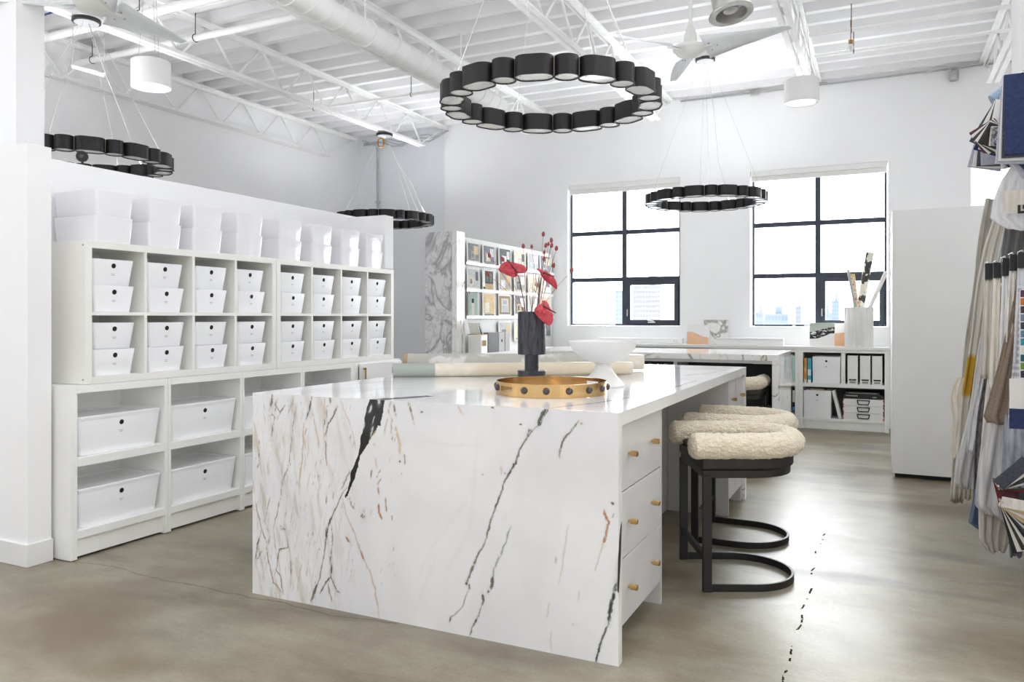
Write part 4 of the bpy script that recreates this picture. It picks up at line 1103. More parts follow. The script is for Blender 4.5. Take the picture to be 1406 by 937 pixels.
# ================================================================== ON THE ISLAND
def build_tabletop():
    ZT = ZI + 0.0005
    # brass ring tray with studs
    cx, cy, R, h = -1.362, 3.269, 0.252, 0.058
    t = thing('ring_tray', 'round brass ring tray with dark stone studs, in front of the dark vase', 'tray', (cx, cy, ZT))
    mb = MB(); n = 128; th = 0.004
    phi0 = math.atan2(-cy, -cx)                        # towards the camera side
    def slot(a):
        d1 = (a - (phi0 - math.radians(52)) + PI) % (2 * PI) - PI
        d2 = (a - (phi0 + math.radians(128)) + PI) % (2 * PI) - PI
        return min(abs(d1), abs(d2)) < math.radians(10)
    zs = [0, 0.020, 0.042, h]
    for i in range(n):
        a0, a1 = 2 * PI * i / n, 2 * PI * (i + 1) / n
        for k in range(3):
            if k == 1 and slot((a0 + a1) / 2): continue
            l = []
            for a in (a0, a1):
                l.append([(cx + rr * math.cos(a), cy + rr * math.sin(a), ZT + z) for rr, z in ((R, zs[k]), (R, zs[k + 1]), (R - th, zs[k + 1]), (R - th, zs[k]))])
            mb.loft(l, cap0=True, cap1=True)
    band = build(mb, 'brass_band', 'brass', t, weld=True)
    for k in range(16):
        a = phi0 + math.radians(-5 + 22.5 * k)
        if slot(a): continue
        px, py = cx + R * math.cos(a), cy + R * math.sin(a)
        ux, uy = math.cos(a), math.sin(a)
        mb = MB(); z = ZT + 0.031
        loops = []
        for r, d in ((0.0155, -0.001), (0.0155, 0.004), (0.013, 0.009), (0.007, 0.0125), (0.0015, 0.0135)):
            loops.append([(px + ux * d - uy * r * math.cos(2 * PI * i / 18), py + uy * d + ux * r * math.cos(2 * PI * i / 18), z + r * math.sin(2 * PI * i / 18)) for i in range(18)])
        mb.loft(loops); s_ = build(mb, 'stone_stud', 'stud', band, smooth='auto')
    # dark marble vase
    vx, vy = -1.714, 3.836
    t = thing('vase', 'tall dark marble vase holding red flowers', 'vase', (vx, vy, ZT))
    build(MB().lathe([(0.074, ZT), (0.076, ZT + 0.002), (0.076, 0.972), (0.074, 0.974)], vx, vy, 40), 'base', 'vase', t, smooth='auto')
    build(MB().lathe([(0.038, 0.974), (0.038, 1.060)], vx, vy, 32), 'neck', 'vase', t, smooth='auto')
    build(MB().lathe([(0.073, 1.060), (0.0755, 1.0625), (0.0755, 1.288), (0.0735, 1.2905), (0.064, 1.2905), (0.063, 1.287), (0.060, 1.08)], vx, vy, 44), 'body', 'vase', t, smooth='auto')
    # footed bowl
    bx, by = onY(828, 531, 3.70)[0], 3.70
    t = thing('footed_bowl', 'matt white footed bowl behind the brass ring tray', 'bowl', (bx, by, ZT))
    prof = [(0.108, ZT), (0.110, ZT + 0.004), (0.104, 0.928), (0.085, 0.950), (0.058, 0.982), (0.042, 1.006), (0.038, 1.024), (0.046, 1.036)]
    build(MB().lathe(prof, bx, by, 44), 'foot', 'plaster', t, smooth=True)
    prof = [(0.03, 1.030), (0.060, 1.036), (0.100, 1.052), (0.135, 1.078), (0.158, 1.108), (0.171, 1.140), (0.172, 1.1425), (0.168, 1.143), (0.154, 1.112), (0.128, 1.082), (0.094, 1.060), (0.02, 1.046)]
    build(MB().lathe(prof, bx, by, 48), 'bowl', 'plaster', t, smooth=True)
    # wallpaper / fabric rolls
    def roll(a, b, r, name, label, parts):
        t = thing(name, label, 'roll', (a[0], a[1], ZT), group='rolls lying on the island')
        A, B = Vector(a), Vector(b); L = (B - A).length; d = (B - A) / L
        for nm, f0, f1, rr, mk in parts:
            mb = MB(); k = 14
            mb.tube([A + d * L * (f0 + (f1 - f0) * i / k) for i in range(k + 1)], [rr + (0.0007 * math.sin(i * 2.1) if nm == 'wrap' else 0) for i in range(k + 1)], 28)
            build(mb, nm, mk, t, smooth='auto')
        for P, sg in ((A, -1), (B, 1)):
            mb = MB(); mb.tube([P + d * sg * 0.0005, P + d * sg * 0.003], r * 0.45, 18); build(mb, 'core_opening', 'leather', t, smooth='auto')
        return t
    M['roll_green'] = mat('grey_green_paper', (170, 176, 168), 0.6, var=0.01)
    M['roll_cream'] = mat('cream_paper', (224, 212, 186), 0.45, var=0.02, scale=3, coat=0.3)
    M['film'] = mat('clear_film_wrap', (230, 222, 204), 0.18, var=0.03, scale=16, coat=0.5)
    M['roll_grey'] = blotch('grey_patterned_paper', (190, 186, 180), (222, 219, 214), 4.5, 0.6, 0.02, 0.52)
    M['kraft'] = mat('kraft_end', (176, 152, 120), 0.7, var=0.03)
    r1 = 0.040
    roll((-2.545, 3.738, ZT + r1), (-1.360, 4.516, ZT + r1), r1, 'wallpaper_roll', 'cream wallpaper roll with a grey green end, nearest of two behind the vase',
         [('paper', 0, 0.17, r1 - 0.001, 'roll_green'), ('wrap', 0.17, 0.34, r1, 'film'), ('paper', 0.34, 0.98, r1 - 0.0008, 'roll_cream'), ('end_wrap', 0.98, 1.0, r1 - 0.004, 'film')])
    r2 = 0.055
    roll((-2.80, 4.235, ZT + r2), (-1.40, 4.905, ZT + r2), r2, 'wallpaper_roll', 'grey and white patterned wallpaper roll, farthest of two behind the vase',
         [('kraft_end', 0, 0.02, r2 - 0.002, 'kraft'), ('paper', 0.02, 0.94, r2, 'roll_grey'), ('end_wrap', 0.94, 1.0, r2 - 0.006, 'film')])
    # ---- flowers
    top = Vector((vx, vy, 1.2905))
    def at(u, v, d): return Vector(cam_at(u, v, d))
    dv = -SN * vx + CS * vy
    right, fwd = Vector((CS, SN, 0)), Vector((-SN, CS, 0))
    def stem_curve(p0, p1, bend=0.02, n=8):
        out = []
        for k in range(n + 1):
            t_ = k / n; q = p0.lerp(p1, t_); q.z += bend * math.sin(PI * t_); out.append(q)
        return out
    inside = lambda a: Vector((vx + 0.045 * math.cos(a), vy + 0.045 * math.sin(a), 1.10))
    # bunny tail stems: head px (u,v), depth offset
    heads = [(672, 351, 0.05, 20), (690, 356, -0.02, -14), (670, 376, 0.02, 18), (687.5, 371, 0.08, 10), (718.5, 338, 0.06, 5), (730, 338.5, 0.0, 0),
             (746, 321.5, 0.03, 0), (757, 330, -0.04, -30), (749.5, 337, 0.05, 10), (753, 335, -0.02, -10), (757.5, 337, 0.08, 5), (764, 341, 0.0, -15),
             (747.3, 346.5, -0.05, 0), (747, 355.5, 0.06, 0), (760, 364.5, 0.02, 0), (785, 371, -0.02, -45)]
    names = ['far left at the top', 'left, just above the left red flower', 'far left and lowest', 'peeking behind the left red flower', 'standing alone above the display wall edge', 'just right of the lone one, smaller',
             'topmost of all', 'upper right, leaning right', 'middle of the top right cluster, large', 'tucked behind the middle of the cluster', 'right of the cluster centre', 'rightmost of the top cluster',
             'small, just under the cluster', 'below the cluster over the right red flower', 'right, above the right red flower tip', 'against the window frame, far right']
    for k, ((u, v, dd, lean), nm) in enumerate(zip(heads, names)):
        hp = at(u, v, dv + dd); a = k * 2.4
        t = thing('bunny_tail', 'dried dusty red seed head, ' + nm, 'dried flower', tuple(inside(a)), group='dried stems in the vase')
        base = inside(a)
        ax = (hp - Vector((vx, vy, 1.25))).normalized(); ax = (ax + right * math.sin(math.radians(lean)) * 0.5 + Vector((0, 0, .4))).normalized()
        tail = hp - ax * 0.011
        rim = Vector((vx, vy, 1.296)) + (Vector((tail.x - vx, tail.y - vy, 0)).normalized() * 0.045)
        c1 = base.lerp(rim, 0.5)
        pts = [base, rim] + stem_curve(rim, tail, 0.015)[1:]
        build(MB().tube(pts, 0.0011, 6), 'stem', 'stem', t, smooth=True)
        sz = 0.0085 if k not in (5, 9, 12) else 0.0068
        mb = MB(); e = ax.orthogonal().normalized(); f = ax.cross(e); loops = []
        for q in range(9):
            z = -1 + 2 * q / 8; r = sz * math.sqrt(max(0.0004, 1 - z * z)) * (1.0 - 0.18 * z)
            loops.append([tuple(hp + ax * z * sz * 1.75 + (e * math.cos(2 * PI * i / 12) + f * math.sin(2 * PI * i / 12)) * r * (1 + 0.10 * ((i + q) % 2))) for i in range(12)])
        mb.loft(loops); build(mb, 'seed_head', 'bunny', t, smooth=True)
    # bare brown stalks
    for k, (u, v, dd) in enumerate(((733, 372, 0.03), (738, 362, -0.03), (744, 366, 0.05), (724, 378, 0.0), (741, 380, 0.02))):
        hp = at(u, v, dv + dd); t = thing('dried_stalk', ['tall bare brown stalk in the vase left of the right red flower', 'tallest bare brown stalk in the middle of the vase', 'bare brown stalk close behind the right red flower',
                                              'thin bare stalk right of the left red flower stem', 'short bare brown stalk in the middle of the vase'][k], 'dried flower', tuple(inside(k * 1.3 + 0.5)), group='dried stems in the vase')
        base = inside(k * 1.3 + 0.5); build(MB().tube([base, Vector((vx, vy, 1.296)) + (hp - top) * 0.25 * Vector((1, 1, 0.0)).length * 0.1, hp], [0.0016, 0.0015, 0.0007], 6), 'stalk', 'stem', t, smooth=True)
        mb = MB(); q = base.lerp(hp, 0.72)
        for s_ in (-1, 1):
            mb.tube([q, q + right * 0.006 * s_ + Vector((0, 0, 0.016)), q + right * 0.004 * s_ + Vector((0, 0, 0.03))], [0.0012, 0.0022, 0.0005], 6)
        build(mb, 'leaf_sheath', 'stem', t, smooth=True)
    # anthuriums
    def anthurium(label, c, outline, spad, d, tilt, rim_off, bulge=0.018):
        """c: where the stalk joins the spathe; outline: its rim, both seen square on at distance d; tilt: metres of depth per pixel down"""
        t = thing('anthurium', label, 'flower', (vx, vy, 1.12), group='red flowers in the vase')
        # smooth closed rim
        n = len(outline); rim = []
        for k in range(n):
            p0, p1, p2, p3 = (outline[(k + q) % n] for q in (-1, 0, 1, 2))
            for q in range(4):
                f = q / 4
                rim.append(tuple(0.5 * (2 * p1[a] + (p2[a] - p0[a]) * f + (2 * p0[a] - 5 * p1[a] + 4 * p2[a] - p3[a]) * f * f + (3 * p1[a] - p0[a] - 3 * p2[a] + p3[a]) * f ** 3) for a in (0, 1)))
        m = (sum(p[0] for p in rim) / len(rim), sum(p[1] for p in rim) / len(rim))
        rows = []
        for q in range(10):
            f = max(0.02, q / 9)
            row = []
            for k, (u, v) in enumerate(rim):
                uu, vv = m[0] + (u - m[0]) * f, m[1] + (v - m[1]) * f
                dd = d + tilt[0] * (uu - m[0]) + tilt[1] * (vv - m[1]) + bulge * f * f + 0.0022 * math.sin(k * 0.9) * f * f
                row.append(tuple(at(uu, vv, dd)))
            rows.append(row + [row[0]])
        mb = MB(); mb.grid(rows); build(mb, 'spathe', 'spathe', t, smooth=True, solid=0.0018)
        (a0, a1) = spad
        f0 = lambda p, off: at(p[0], p[1], d + tilt[0] * (p[0] - m[0]) + tilt[1] * (p[1] - m[1]) - off)
        s0, s1 = f0(a0, 0.002), f0(a1, 0.022); k = 8
        mb = MB(); mb.tube([s0.lerp(s1, i / k) for i in range(k + 1)], [0.0038 - 0.0012 * i / k for i in range(k + 1)], 10)
        build(mb, 'spadix', 'spadix', t, smooth='auto')
        cc = f0(c, -0.004)
        base = inside(rim_off); rp = Vector((vx, vy, 1.296)) + (Vector((cc.x - vx, cc.y - vy, 0)).normalized() * 0.05)
        build(MB().tube([base, rp] + stem_curve(rp, cc, 0.012)[1:], [0.0026] * 10, 8), 'stem', 'stem_dark', t, smooth=True)
    d0 = dv - 0.05
    Zm = lambda l: [(660 + x / 6.25, 310 + y / 6.25) for x, y in l]
    anthurium('red heart shaped anthurium facing left, highest of the three', (711.5, 378), Zm([(155, 385), (162, 355), (185, 325), (225, 308), (270, 316), (318, 326), (365, 340), (402, 376), (385, 402), (345, 407), (318, 410), (312, 434), (275, 442), (225, 424), (182, 402)]),
              Zm([(318, 408), (226, 292)]), d0 - 0.02, (0.0004, -0.0012), 2.5)
    anthurium('red anthurium seen edge on at right, drooping', (743, 381), Zm([(478, 368), (515, 374), (545, 388), (582, 402), (622, 440), (650, 488), (655, 545), (632, 534), (590, 500), (550, 470), (522, 432), (506, 398)]),
              Zm([(536, 402), (630, 438)]), d0 - 0.02, (0.0012, 0.0012), 0.6)
    anthurium('red anthurium drooping over the front rim of the vase, lowest of the three', (747, 419), Zm([(460, 735), (475, 700), (512, 677), (527, 668), (532, 648), (555, 642), (576, 664), (592, 700), (610, 740), (622, 790), (615, 830), (594, 858), (558, 845), (520, 810), (486, 775)]),
              Zm([(538, 690), (645, 750)]), d0 - 0.085, (0.0004, -0.0010), 5.4)

# ================================================================== CEILING FITTINGS
def build_ceiling_things():
    # ring chandelier, local coordinates about ring centre; z=0 at the lens plane
    t = thing('ring_chandelier', '', 'chandelier', (0, 0, 0), group='black ring chandeliers')
    Rc, Hh, n = 0.568, 0.102, 22
    angs, a = [], 0.0
    wr, wo = 0.128, 0.196
    tot = 11 * (wr + wo); gap = 2 * PI - 0
    rnd = None
    def shell(w, d):
        """stadium outline: w along the ring, d across"""
        r = d / 2; s = max(0, w / 2 - r); pts = []
        for k in range(13): an = -PI / 2 + PI * k / 12; pts.append((s + r * math.cos(an), r * math.sin(an)))
        for k in range(13): an = PI / 2 + PI * k / 12; pts.append((-s + r * math.cos(an), r * math.sin(an)))
        return pts
    def inset(p, w, d, i): return shell(w - 2 * i, d - 2 * i)
    shared = {}
    def element(kind):
        w, d = (wo, 0.125) if kind else (wr - 0.004, wr - 0.004)
        o = shell(w, d); o2 = shell(w + 0.006, d + 0.006); i1 = shell(w - 0.008, d - 0.008)
        mb = MB()
        mb.loft([[(x, y, 0.004) for x, y in i1], [(x, y, 0.0) for x, y in i1], [(x, y, 0.0) for x, y in o2], [(x, y, 0.005) for x, y in o2], [(x, y, 0.0055) for x, y in o], [(x, y, Hh) for x, y in o], [(x, y, Hh) for x, y in i1], [(x, y, 0.03) for x, y in i1]], cap0=False, cap1=True)
        lens = MB(); l = shell(w - 0.009, d - 0.009)
        lens.loft([[(x, y, 0.005) for x, y in l], [(x, y, 0.012) for x, y in l]])
        for x, y in ((w * 0.36, d * 0.12), (-w * 0.36, -d * 0.12), (0, d * 0.42)):
            lens.lathe([(0.004, 0.001), (0.004, 0.006)], x, y, 8, 1)
        return mb, lens
    for k in range(n):
        half = (wo if k % 2 else wr) / 2
        a += half / tot * 2 * PI
        kind = k % 2
        if kind not in shared:
            mb, ln = element(kind)
            s_ = build(mb, 'shade', 'shade', t, local=True, smooth='auto'); l_ = build(ln, 'lens', ['lens', 'chrome'], s_, local=True)
            w_, d_ = (wo, 0.125) if kind else (wr - 0.004, wr - 0.004); up = MB(); l2 = shell(w_ - 0.02, d_ - 0.02)
            up.add([(x, y, 0.060) for x, y in l2], [tuple(range(len(l2)))]); u_ = build(up, 'fill_glow_disc', 'fill_glow', s_, local=True)  # unseen glowing disc added to throw light on the ceiling
            shared[kind] = (s_, l_, u_)
        else:
            s0, l0, u0 = shared[kind]
            s_ = s0.copy(); COL.objects.link(s_); s_.parent = t
            l_ = l0.copy(); COL.objects.link(l_); l_.parent = s_
            u_ = u0.copy(); COL.objects.link(u_); u_.parent = s_
        s_.location = (Rc * math.cos(a), Rc * math.sin(a), 0); s_.rotation_euler = (0, 0, a + PI / 2)
        a += half / tot * 2 * PI
        mb = MB(); mb.tube([(Rc * math.cos(a), Rc * math.sin(a), 0.012), (Rc * math.cos(a), Rc * math.sin(a), Hh - 0.004)], 0.0055, 8)
        if k == 0: pin0 = build(mb, 'spacer_pin', 'pin', t, local=True, smooth='auto')
        elif True:
            p_ = pin0.copy(); COL.objects.link(p_); p_.parent = t; p_.rotation_euler = (0, 0, a - wr / tot * 2 * PI)
    place = [((-1.720, 4.110), 2.462, 3.99, 'largest black ring chandelier, hanging over the island', 0.0),
             ((-1.690, 8.270), 2.455, 3.99, 'black ring chandelier hanging in front of the two windows', 0.9),
             ((-5.730, 8.230), 2.455, 3.60, 'black ring chandelier half hidden behind the end of the storage partition', 0.4),
             ((-5.640, 4.060), 2.455, 3.60, 'black ring chandelier at upper left above the storage partition', 1.3)]
    for i, ((x, y), z, zc, lab, rot) in enumerate(place):
        r = t if i == 0 else copy_tree(t, (x, y, z), rot)
        r.location = (x, y, z); r.rotation_euler = (0, 0, rot); r['label'] = lab
    # suspension of each (canopy height differs)
    for (x, y), z, zc, lab, rot in place:
        r = [o for o in bpy.data.objects if o.get('label') == lab][0]
        hc = zc - z
        mb = MB(); mb.lathe([(0.10, hc - 0.028), (0.104, hc - 0.026), (0.104, hc), (0.06, hc + 0.004)], 0, 0, 32)
        build(mb, 'canopy', 'rubber', r, local=True, smooth='auto')
        mb = MB(); mb.lathe([(0.088, hc - 0.031), (0.088, hc - 0.0285)], 0, 0, 32); build(mb, 'canopy_plate', 'conduit', r, local=True)
        mb = MB()
        for q in range(4):
            an = PI / 4 + q * PI / 2
            mb.tube([(Rc * math.cos(an), Rc * math.sin(an), Hh), (0.05 * math.cos(an), 0.05 * math.sin(an), hc - 0.03)], 0.0016, 5)
        build(mb, 'suspension_cables', 'cable', r, local=True)
        mb = MB(); an = 0.4
        mb.tube([(Rc * math.cos(an), Rc * math.sin(an), Hh), (Rc * 0.8 * math.cos(an), Rc * 0.8 * math.sin(an), Hh + 0.18), (Rc * .62 * math.cos(an), Rc * .62 * math.sin(an) + .03, Hh + 0.42),
                 (Rc * .3 * math.cos(an), Rc * .3 * math.sin(an) - .02, Hh + 0.8 * (hc - Hh) * 0.8), (0.02, 0, hc - 0.03)], 0.0035, 6)
        build(mb, 'power_cord', 'cord', r, local=True, smooth=True)
    r = [o for o in bpy.data.objects if o.get('label') == place[2][3]][0]
    p = Vector(cam_at(523, 196, 9.75)) - Vector(r.location)
    a_ = -0.4
    mb = MB(); mb.tube([(p.x * math.cos(a_) - p.y * math.sin(a_) + 0.04 * math.cos(2 * PI * i / 20), p.x * math.sin(a_) + p.y * math.cos(a_), p.z + 0.055 * math.sin(2 * PI * i / 20)) for i in range(20)], 0.010, 8, closed=True)
    build(mb, 'cord_coil', 'brass_dull', r, local=True, smooth=True)
    # drum lights
    for (x, y, z, r, h), lab in (((-5.10, 4.21, 3.035, 0.143, 0.20), 'white drum pendant light at upper left under the joist'), ((-0.66, 7.44, 3.19, 0.150, 0.21), 'white drum pendant light at upper right above the fluted planter window')):
        t = thing('drum_light', lab, 'pendant light', (x, y, z), group='white drum lights')
        build(MB().lathe([(r - 0.012, z + 0.006), (r - 0.010, z), (r, z), (r, z + h - 0.004), (r - 0.004, z + h), (0.02, z + h)], x, y, 48, cap0=False), 'drum_shade', 'duct', t, smooth='auto')
        build(MB().lathe([(r - 0.0125, z + 0.004), (r - 0.0125, z + 0.010)], x, y, 40), 'diffuser', 'lens', t, smooth='auto')
        mb = MB()
        for q in range(3): an = q * 2.1; mb.tube([(x + 0.09 * math.cos(an), y + 0.09 * math.sin(an), z + h), (x + 0.03 * math.cos(an), y + 0.03 * math.sin(an), 4.03)], 0.0022, 5)
        build(mb, 'hanging_wires', 'cable', t)
    # ceiling fans
    def fan(x, y, z, angs, lab, Lb):
        t = thing('ceiling_fan', lab, 'fan', (x, y, z), group='white ceiling fans')
        build(MB().lathe([(0.03, z - 0.062), (0.095, z - 0.045), (0.122, z - 0.012), (0.118, z + 0.008), (0.05, z + 0.02)], x, y, 36), 'motor_housing', 'fan', t, smooth='auto')
        build(MB().lathe([(0.045, z + 0.0205), (0.048, z + 0.04), (0.042, z + 0.10), (0.022, z + 0.155), (0.014, z + 0.165)], x, y, 24), 'collar', 'fan', t, smooth='auto')
        build(MB().tube([(x, y, z + 0.16), (x, y, 4.02)], 0.014, 12), 'down_rod', 'fan', t, smooth='auto')
        for a in angs:
            dx, dy = math.cos(a), math.sin(a); rows = []
            for k in range(13):
                f = k / 12; r0 = 0.11 + Lb * f; wd = 0.078 * (1 - f) ** 0.9 + 0.024
                tw = -math.radians(24 * (1 - f) + 9)
                rows.append([(x + dx * r0 - dy * c * wd * math.cos(tw), y + dy * r0 + dx * c * wd * math.cos(tw), z - 0.015 + c * wd * math.sin(tw) + 0.0 * f) for c in (-1, -0.5, 0, 0.5, 1)])
            mb = MB(); mb.grid(rows); b = build(mb, 'blade', 'fan_blade', t, smooth=True, solid=0.005)
            mb = MB(); mb.bar((x + dx * 0.09, y + dy * 0.09, z - 0.014), (x + dx * 0.18, y + dy * 0.18, z - 0.018), 0.05, 0.008); build(mb, 'blade_bracket', 'fan', t, bevel=0.002)
            for c in ((0.15, -0.03), (0.15, 0.03), (0.2, 0.0)):
                mb = MB(); qx, qy = x + dx * c[0] - dy * c[1], y + dy * c[0] + dx * c[1]; zz = z - 0.018 - c[1] * 0.45
                mb.lathe([(0.006, zz - 0.008), (0.006, zz)], qx, qy, 8)
                build(mb, 'screw', 'chrome', b)
        return t
    fp = cam_at(948, 70, 5.5)
    fan(fp[0], fp[1], fp[2] + 0.02, [TH + math.radians(k) for k in (-39, 207, 88)], 'white three blade ceiling fan right of the largest chandelier', 0.60)
    fp = cam_at(132, 12, 4.7)
    fan(fp[0], fp[1], fp[2] + 0.03, [TH + math.radians(k) for k in (66, 186, 306)], 'white three blade ceiling fan at the top left corner', 0.56)
    # air outlet / lamp hood near the top
    c = cam_at(1003, 14, 5.0)
    t = thing('air_outlet', 'brushed metal round air outlet with flange at the top right of the centre', 'air outlet', (c[0], c[1], c[2] - 0.06))
    ax = Vector((0.22, -0.1, -1)).normalized(); e = ax.orthogonal().normalized(); f = ax.cross(e); C0 = Vector(c)
    def ring(d, r, n=36): return [tuple(C0 + ax * d + (e * math.cos(2 * PI * i / n) + f * math.sin(2 * PI * i / n)) * r) for i in range(n)]
    mb = MB(); mb.loft([ring(-0.30, 0.085), ring(-0.12, 0.085), ring(-0.11, 0.105), ring(0.015, 0.108), ring(0.030, 0.108), ring(0.030, 0.10), ring(-0.035, 0.094), ring(-0.03, 0.06), ring(0.005, 0.045), ring(0.012, 0.01)])
    build(mb, 'outlet_drum', 'galv', t, smooth='auto')
    mb = MB(); mb.loft([ring(0.018, 0.108), ring(0.018, 0.142), ring(0.026, 0.144), ring(0.032, 0.138), ring(0.031, 0.108)], cap0=False, cap1=False)
    build(mb, 'flange', 'galv', t, smooth='auto')
    mb = MB(); p0 = C0 + ax * -0.30; mb.tube([p0, (p0.x, p0.y, p0.z + 0.15), (p0.x, p0.y, 4.02)], 0.05, 16); build(mb, 'supply_pipe', 'galv', t, smooth='auto')
# ================================================================== FAR ROOM
def build_far():
    # display partition with marble end
    M['mag_paper'] = mat('magazine_paper', (212, 211, 208), 0.8, var=0.01); M['board'] = mat('display_board_paint', (216, 216, 214), 0.7, var=0.008)
    XD = -4.02
    t = thing('display_partition', 'white display wall with a grey veined marble end slab, left of the windows', 'partition', (-4.2, 8.4, 0))
    mb = MB(); mb.box(-4.41, XD - 0.060, 7.08, 7.25, 0, 2.165); build(mb, 'marble_end_slab', 'marble_grey', t, bevel=0.002)
    mb = MB(); mb.box(XD - 0.0595, XD, 7.08, 7.25, 0, 2.165); build(mb, 'lit_marble_edge', 'marble_plain', t, bevel=0.002)  # same slab in whiter marble; its lit look put into the colour
    build(MB().box(-4.16, XD - 0.02, 7.251, 9.75, 0, 2.120), 'display_board', 'board', t)
    rows = [(1.842, 0.205), (1.553, 0.215), (1.262, 0.250), (0.985, 0.205)]
    for k, (z, h) in enumerate(rows[:3]):
        build(MB().box(XD - 0.0195, XD + 0.013, 7.27, 9.72, z - 0.016, z - 0.004), 'magazine_ledge', 'white', t, bevel=0.002)
        build(MB().box(XD + 0.0105, XD + 0.013, 7.27, 9.72, z - 0.004, z + 0.018), 'ledge_lip', 'white', t)
    c = thing('low_counter', 'white low counter under the display wall', 'counter', (-3.76, 8.5, 0))
    build(MB().box(XD - 0.018, -3.50, 7.27, 9.30, 0.845, 0.878), 'counter_top', 'white', c, bevel=0.002)
    build(MB().box(XD - 0.018, -3.53, 7.30, 9.29, 0.0, 0.844), 'counter_body', 'white_side', c)
    cols = [(7.285, 7.570), (7.640, 7.950), (8.040, 8.370), (8.460, 8.800), (8.860, 9.185), (9.235, 9.610)]
    pal = [(182, 178, 170), (152, 154, 154), (176, 156, 118), (104, 106, 110), (190, 182, 164), (140, 133, 122), (176, 175, 174), (78, 82, 86), (170, 160, 140), (198, 196, 192)]
    rr = random.Random(8)
    wins_rows = ['top', 'second', 'third', 'lowest']
    desc = ['pale interior', 'beige and white', 'cream and grey', 'grey and tan', 'soft white']
    for ri, (z, h) in enumerate(rows):
        for ci, (y0, y1) in enumerate(cols):
            if ri == 3 and ci in (0, 1): continue
            if ri == 2 and ci == 0: y1 = 7.53
            big = ri == 2 and ci == 0
            hh = h if not big else 0.27
            nm = 'magazine'
            lab = 'magazine, %s cover, %s row of display wall, %s from left' % ('pale green' if big else ('dark green arched' if (ri, ci) == (1, 1) else desc[(ri + ci) % 5]), wins_rows[ri], ORD[ci])
            if (ri, ci) == (2, 2): lab = 'magazine, tan framed white cover, third row of display wall, third from left'
            t = thing(nm, lab, 'magazine', (XD + 0.01, (y0 + y1) / 2, z), group='magazines on the display wall')
            zb = z + 0.0005 if ri < 3 else 0.979
            xo = XD + 0.001
            hs = hh + 0.025
            mb = MB()
            lean = 0.006
            mb.add([(xo + lean, y0, zb), (xo + lean, y1, zb), (xo + lean + 0.005, y1, zb), (xo + lean + 0.005, y0, zb), (xo, y0, zb + hs), (xo, y1, zb + hs), (xo + 0.005, y1, zb + hs), (xo + 0.005, y0, zb + hs)],
                   [(0, 1, 2, 3), (4, 7, 6, 5), (0, 4, 5, 1), (1, 5, 6, 2), (2, 6, 7, 3), (3, 7, 4, 0)])
            build(mb, 'pages', 'mag_paper', t)
            mb = MB()
            def patch(fy0, fy1, fz0, fz1, mi, lift=0.0008):
                P = []
                for fy, fz in ((fy0, fz0), (fy1, fz0), (fy1, fz1), (fy0, fz1)):
                    P.append((xo + lean * (1 - fz) + 0.005 + lift, y0 + (y1 - y0) * fy, zb + hs * fz))
                Q = [(p[0] - 0.0006, p[1], p[2]) for p in P]
                mb.loft([Q, P], mi)
            mats = []
            for q in range(5):
                key = 'mag_%d' % rr.randrange(len(pal)); i_ = int(key[4:])
                if key not in M: M[key] = mat('print_tone_%d' % i_, tuple(k * 1.1 + 6 for k in pal[i_]), 0.85, var=0.05, scale=30)
                mats.append(key)
            if big:
                for key, c_ in (('mg_g', (186, 206, 196)), ('mg_b', (40, 38, 40)), ('mg_w', (232, 228, 220)), ('mg_r', (180, 70, 70)), ('mg_y', (70, 68, 62))):
                    if key not in M: M[key] = mat('cover_' + key, tuple(k * 0.8 for k in c_), 0.85, var=0.03)
                mats = ['mg_g', 'mg_b', 'mg_w', 'mg_r', 'mg_y']
                patch(0.10, 0.98, 0.03, 0.97, 0); patch(0.38, 0.66, 0.05, 0.55, 2, 0.0014); patch(0.42, 0.62, 0.52, 0.68, 1, 0.002); patch(0.16, 0.24, 0.85, 0.93, 3, 0.002); patch(0.0, 0.08, 0.0, 0.9, 4, 0.001)
            elif (ri, ci) == (1, 1):
                for key, c_ in (('ma_g', (90, 96, 98)), ('ma_b', (214, 190, 140)), ('ma_w', (236, 234, 228)), ('ma_r', (130, 128, 124)), ('ma_y', (70, 74, 76))):
                    M[key] = mat('arch_' + key, tuple(k * 0.8 for k in c_), 0.85, var=0.03)
                mats = ['ma_g', 'ma_b', 'ma_w', 'ma_r', 'ma_y']
                patch(0.2, 0.85, 0.35, 0.95, 0); patch(0.30, 0.45, 0.45, 0.85, 3, .0012); patch(0.58, 0.72, 0.45, 0.85, 3, .0012); patch(0.2, 0.85, 0.08, 0.36, 1); patch(0.05, 0.2, 0.1, 0.2, 4)
            elif (ri, ci) == (2, 2):
                for key, c_ in (('mt_g', (186, 156, 104)), ('mt_b', (238, 238, 236)), ('mt_w', (214, 216, 216)), ('mt_r', (200, 196, 190)), ('mt_y', (150, 146, 138))):
                    M[key] = mat('tan_' + key, tuple(k * 0.8 for k in c_), 0.85, var=0.03)
                mats = ['mt_g', 'mt_b', 'mt_w', 'mt_r', 'mt_y']
                patch(0.05, 0.95, 0.12, 0.9, 0); patch(0.22, 0.8, 0.2, 0.8, 1, .0012); patch(0.28, 0.74, 0.2, 0.5, 2, .0016); patch(0.36, 0.66, 0.55, 0.72, 3, .0016); patch(0.1, 0.9, 0.14, 0.2, 4, .0014)
            else:
                patch(0.08, 0.95, 0.15, 0.95, 0); a = rr.uniform(0.15, 0.4)
                patch(a, a + 0.35, 0.2, 0.6, 1, .0012); patch(0.12, 0.9, 0.06, 0.14, 2, .0012); patch(rr.uniform(.5, .7), 0.88, 0.45, 0.85, 3, .0014); patch(a + .05, a + .2, 0.3, 0.5, 4, .0018)
            build(mb, 'cover_print', mats, t)
    # things on the low counter
    ZC = 0.8785
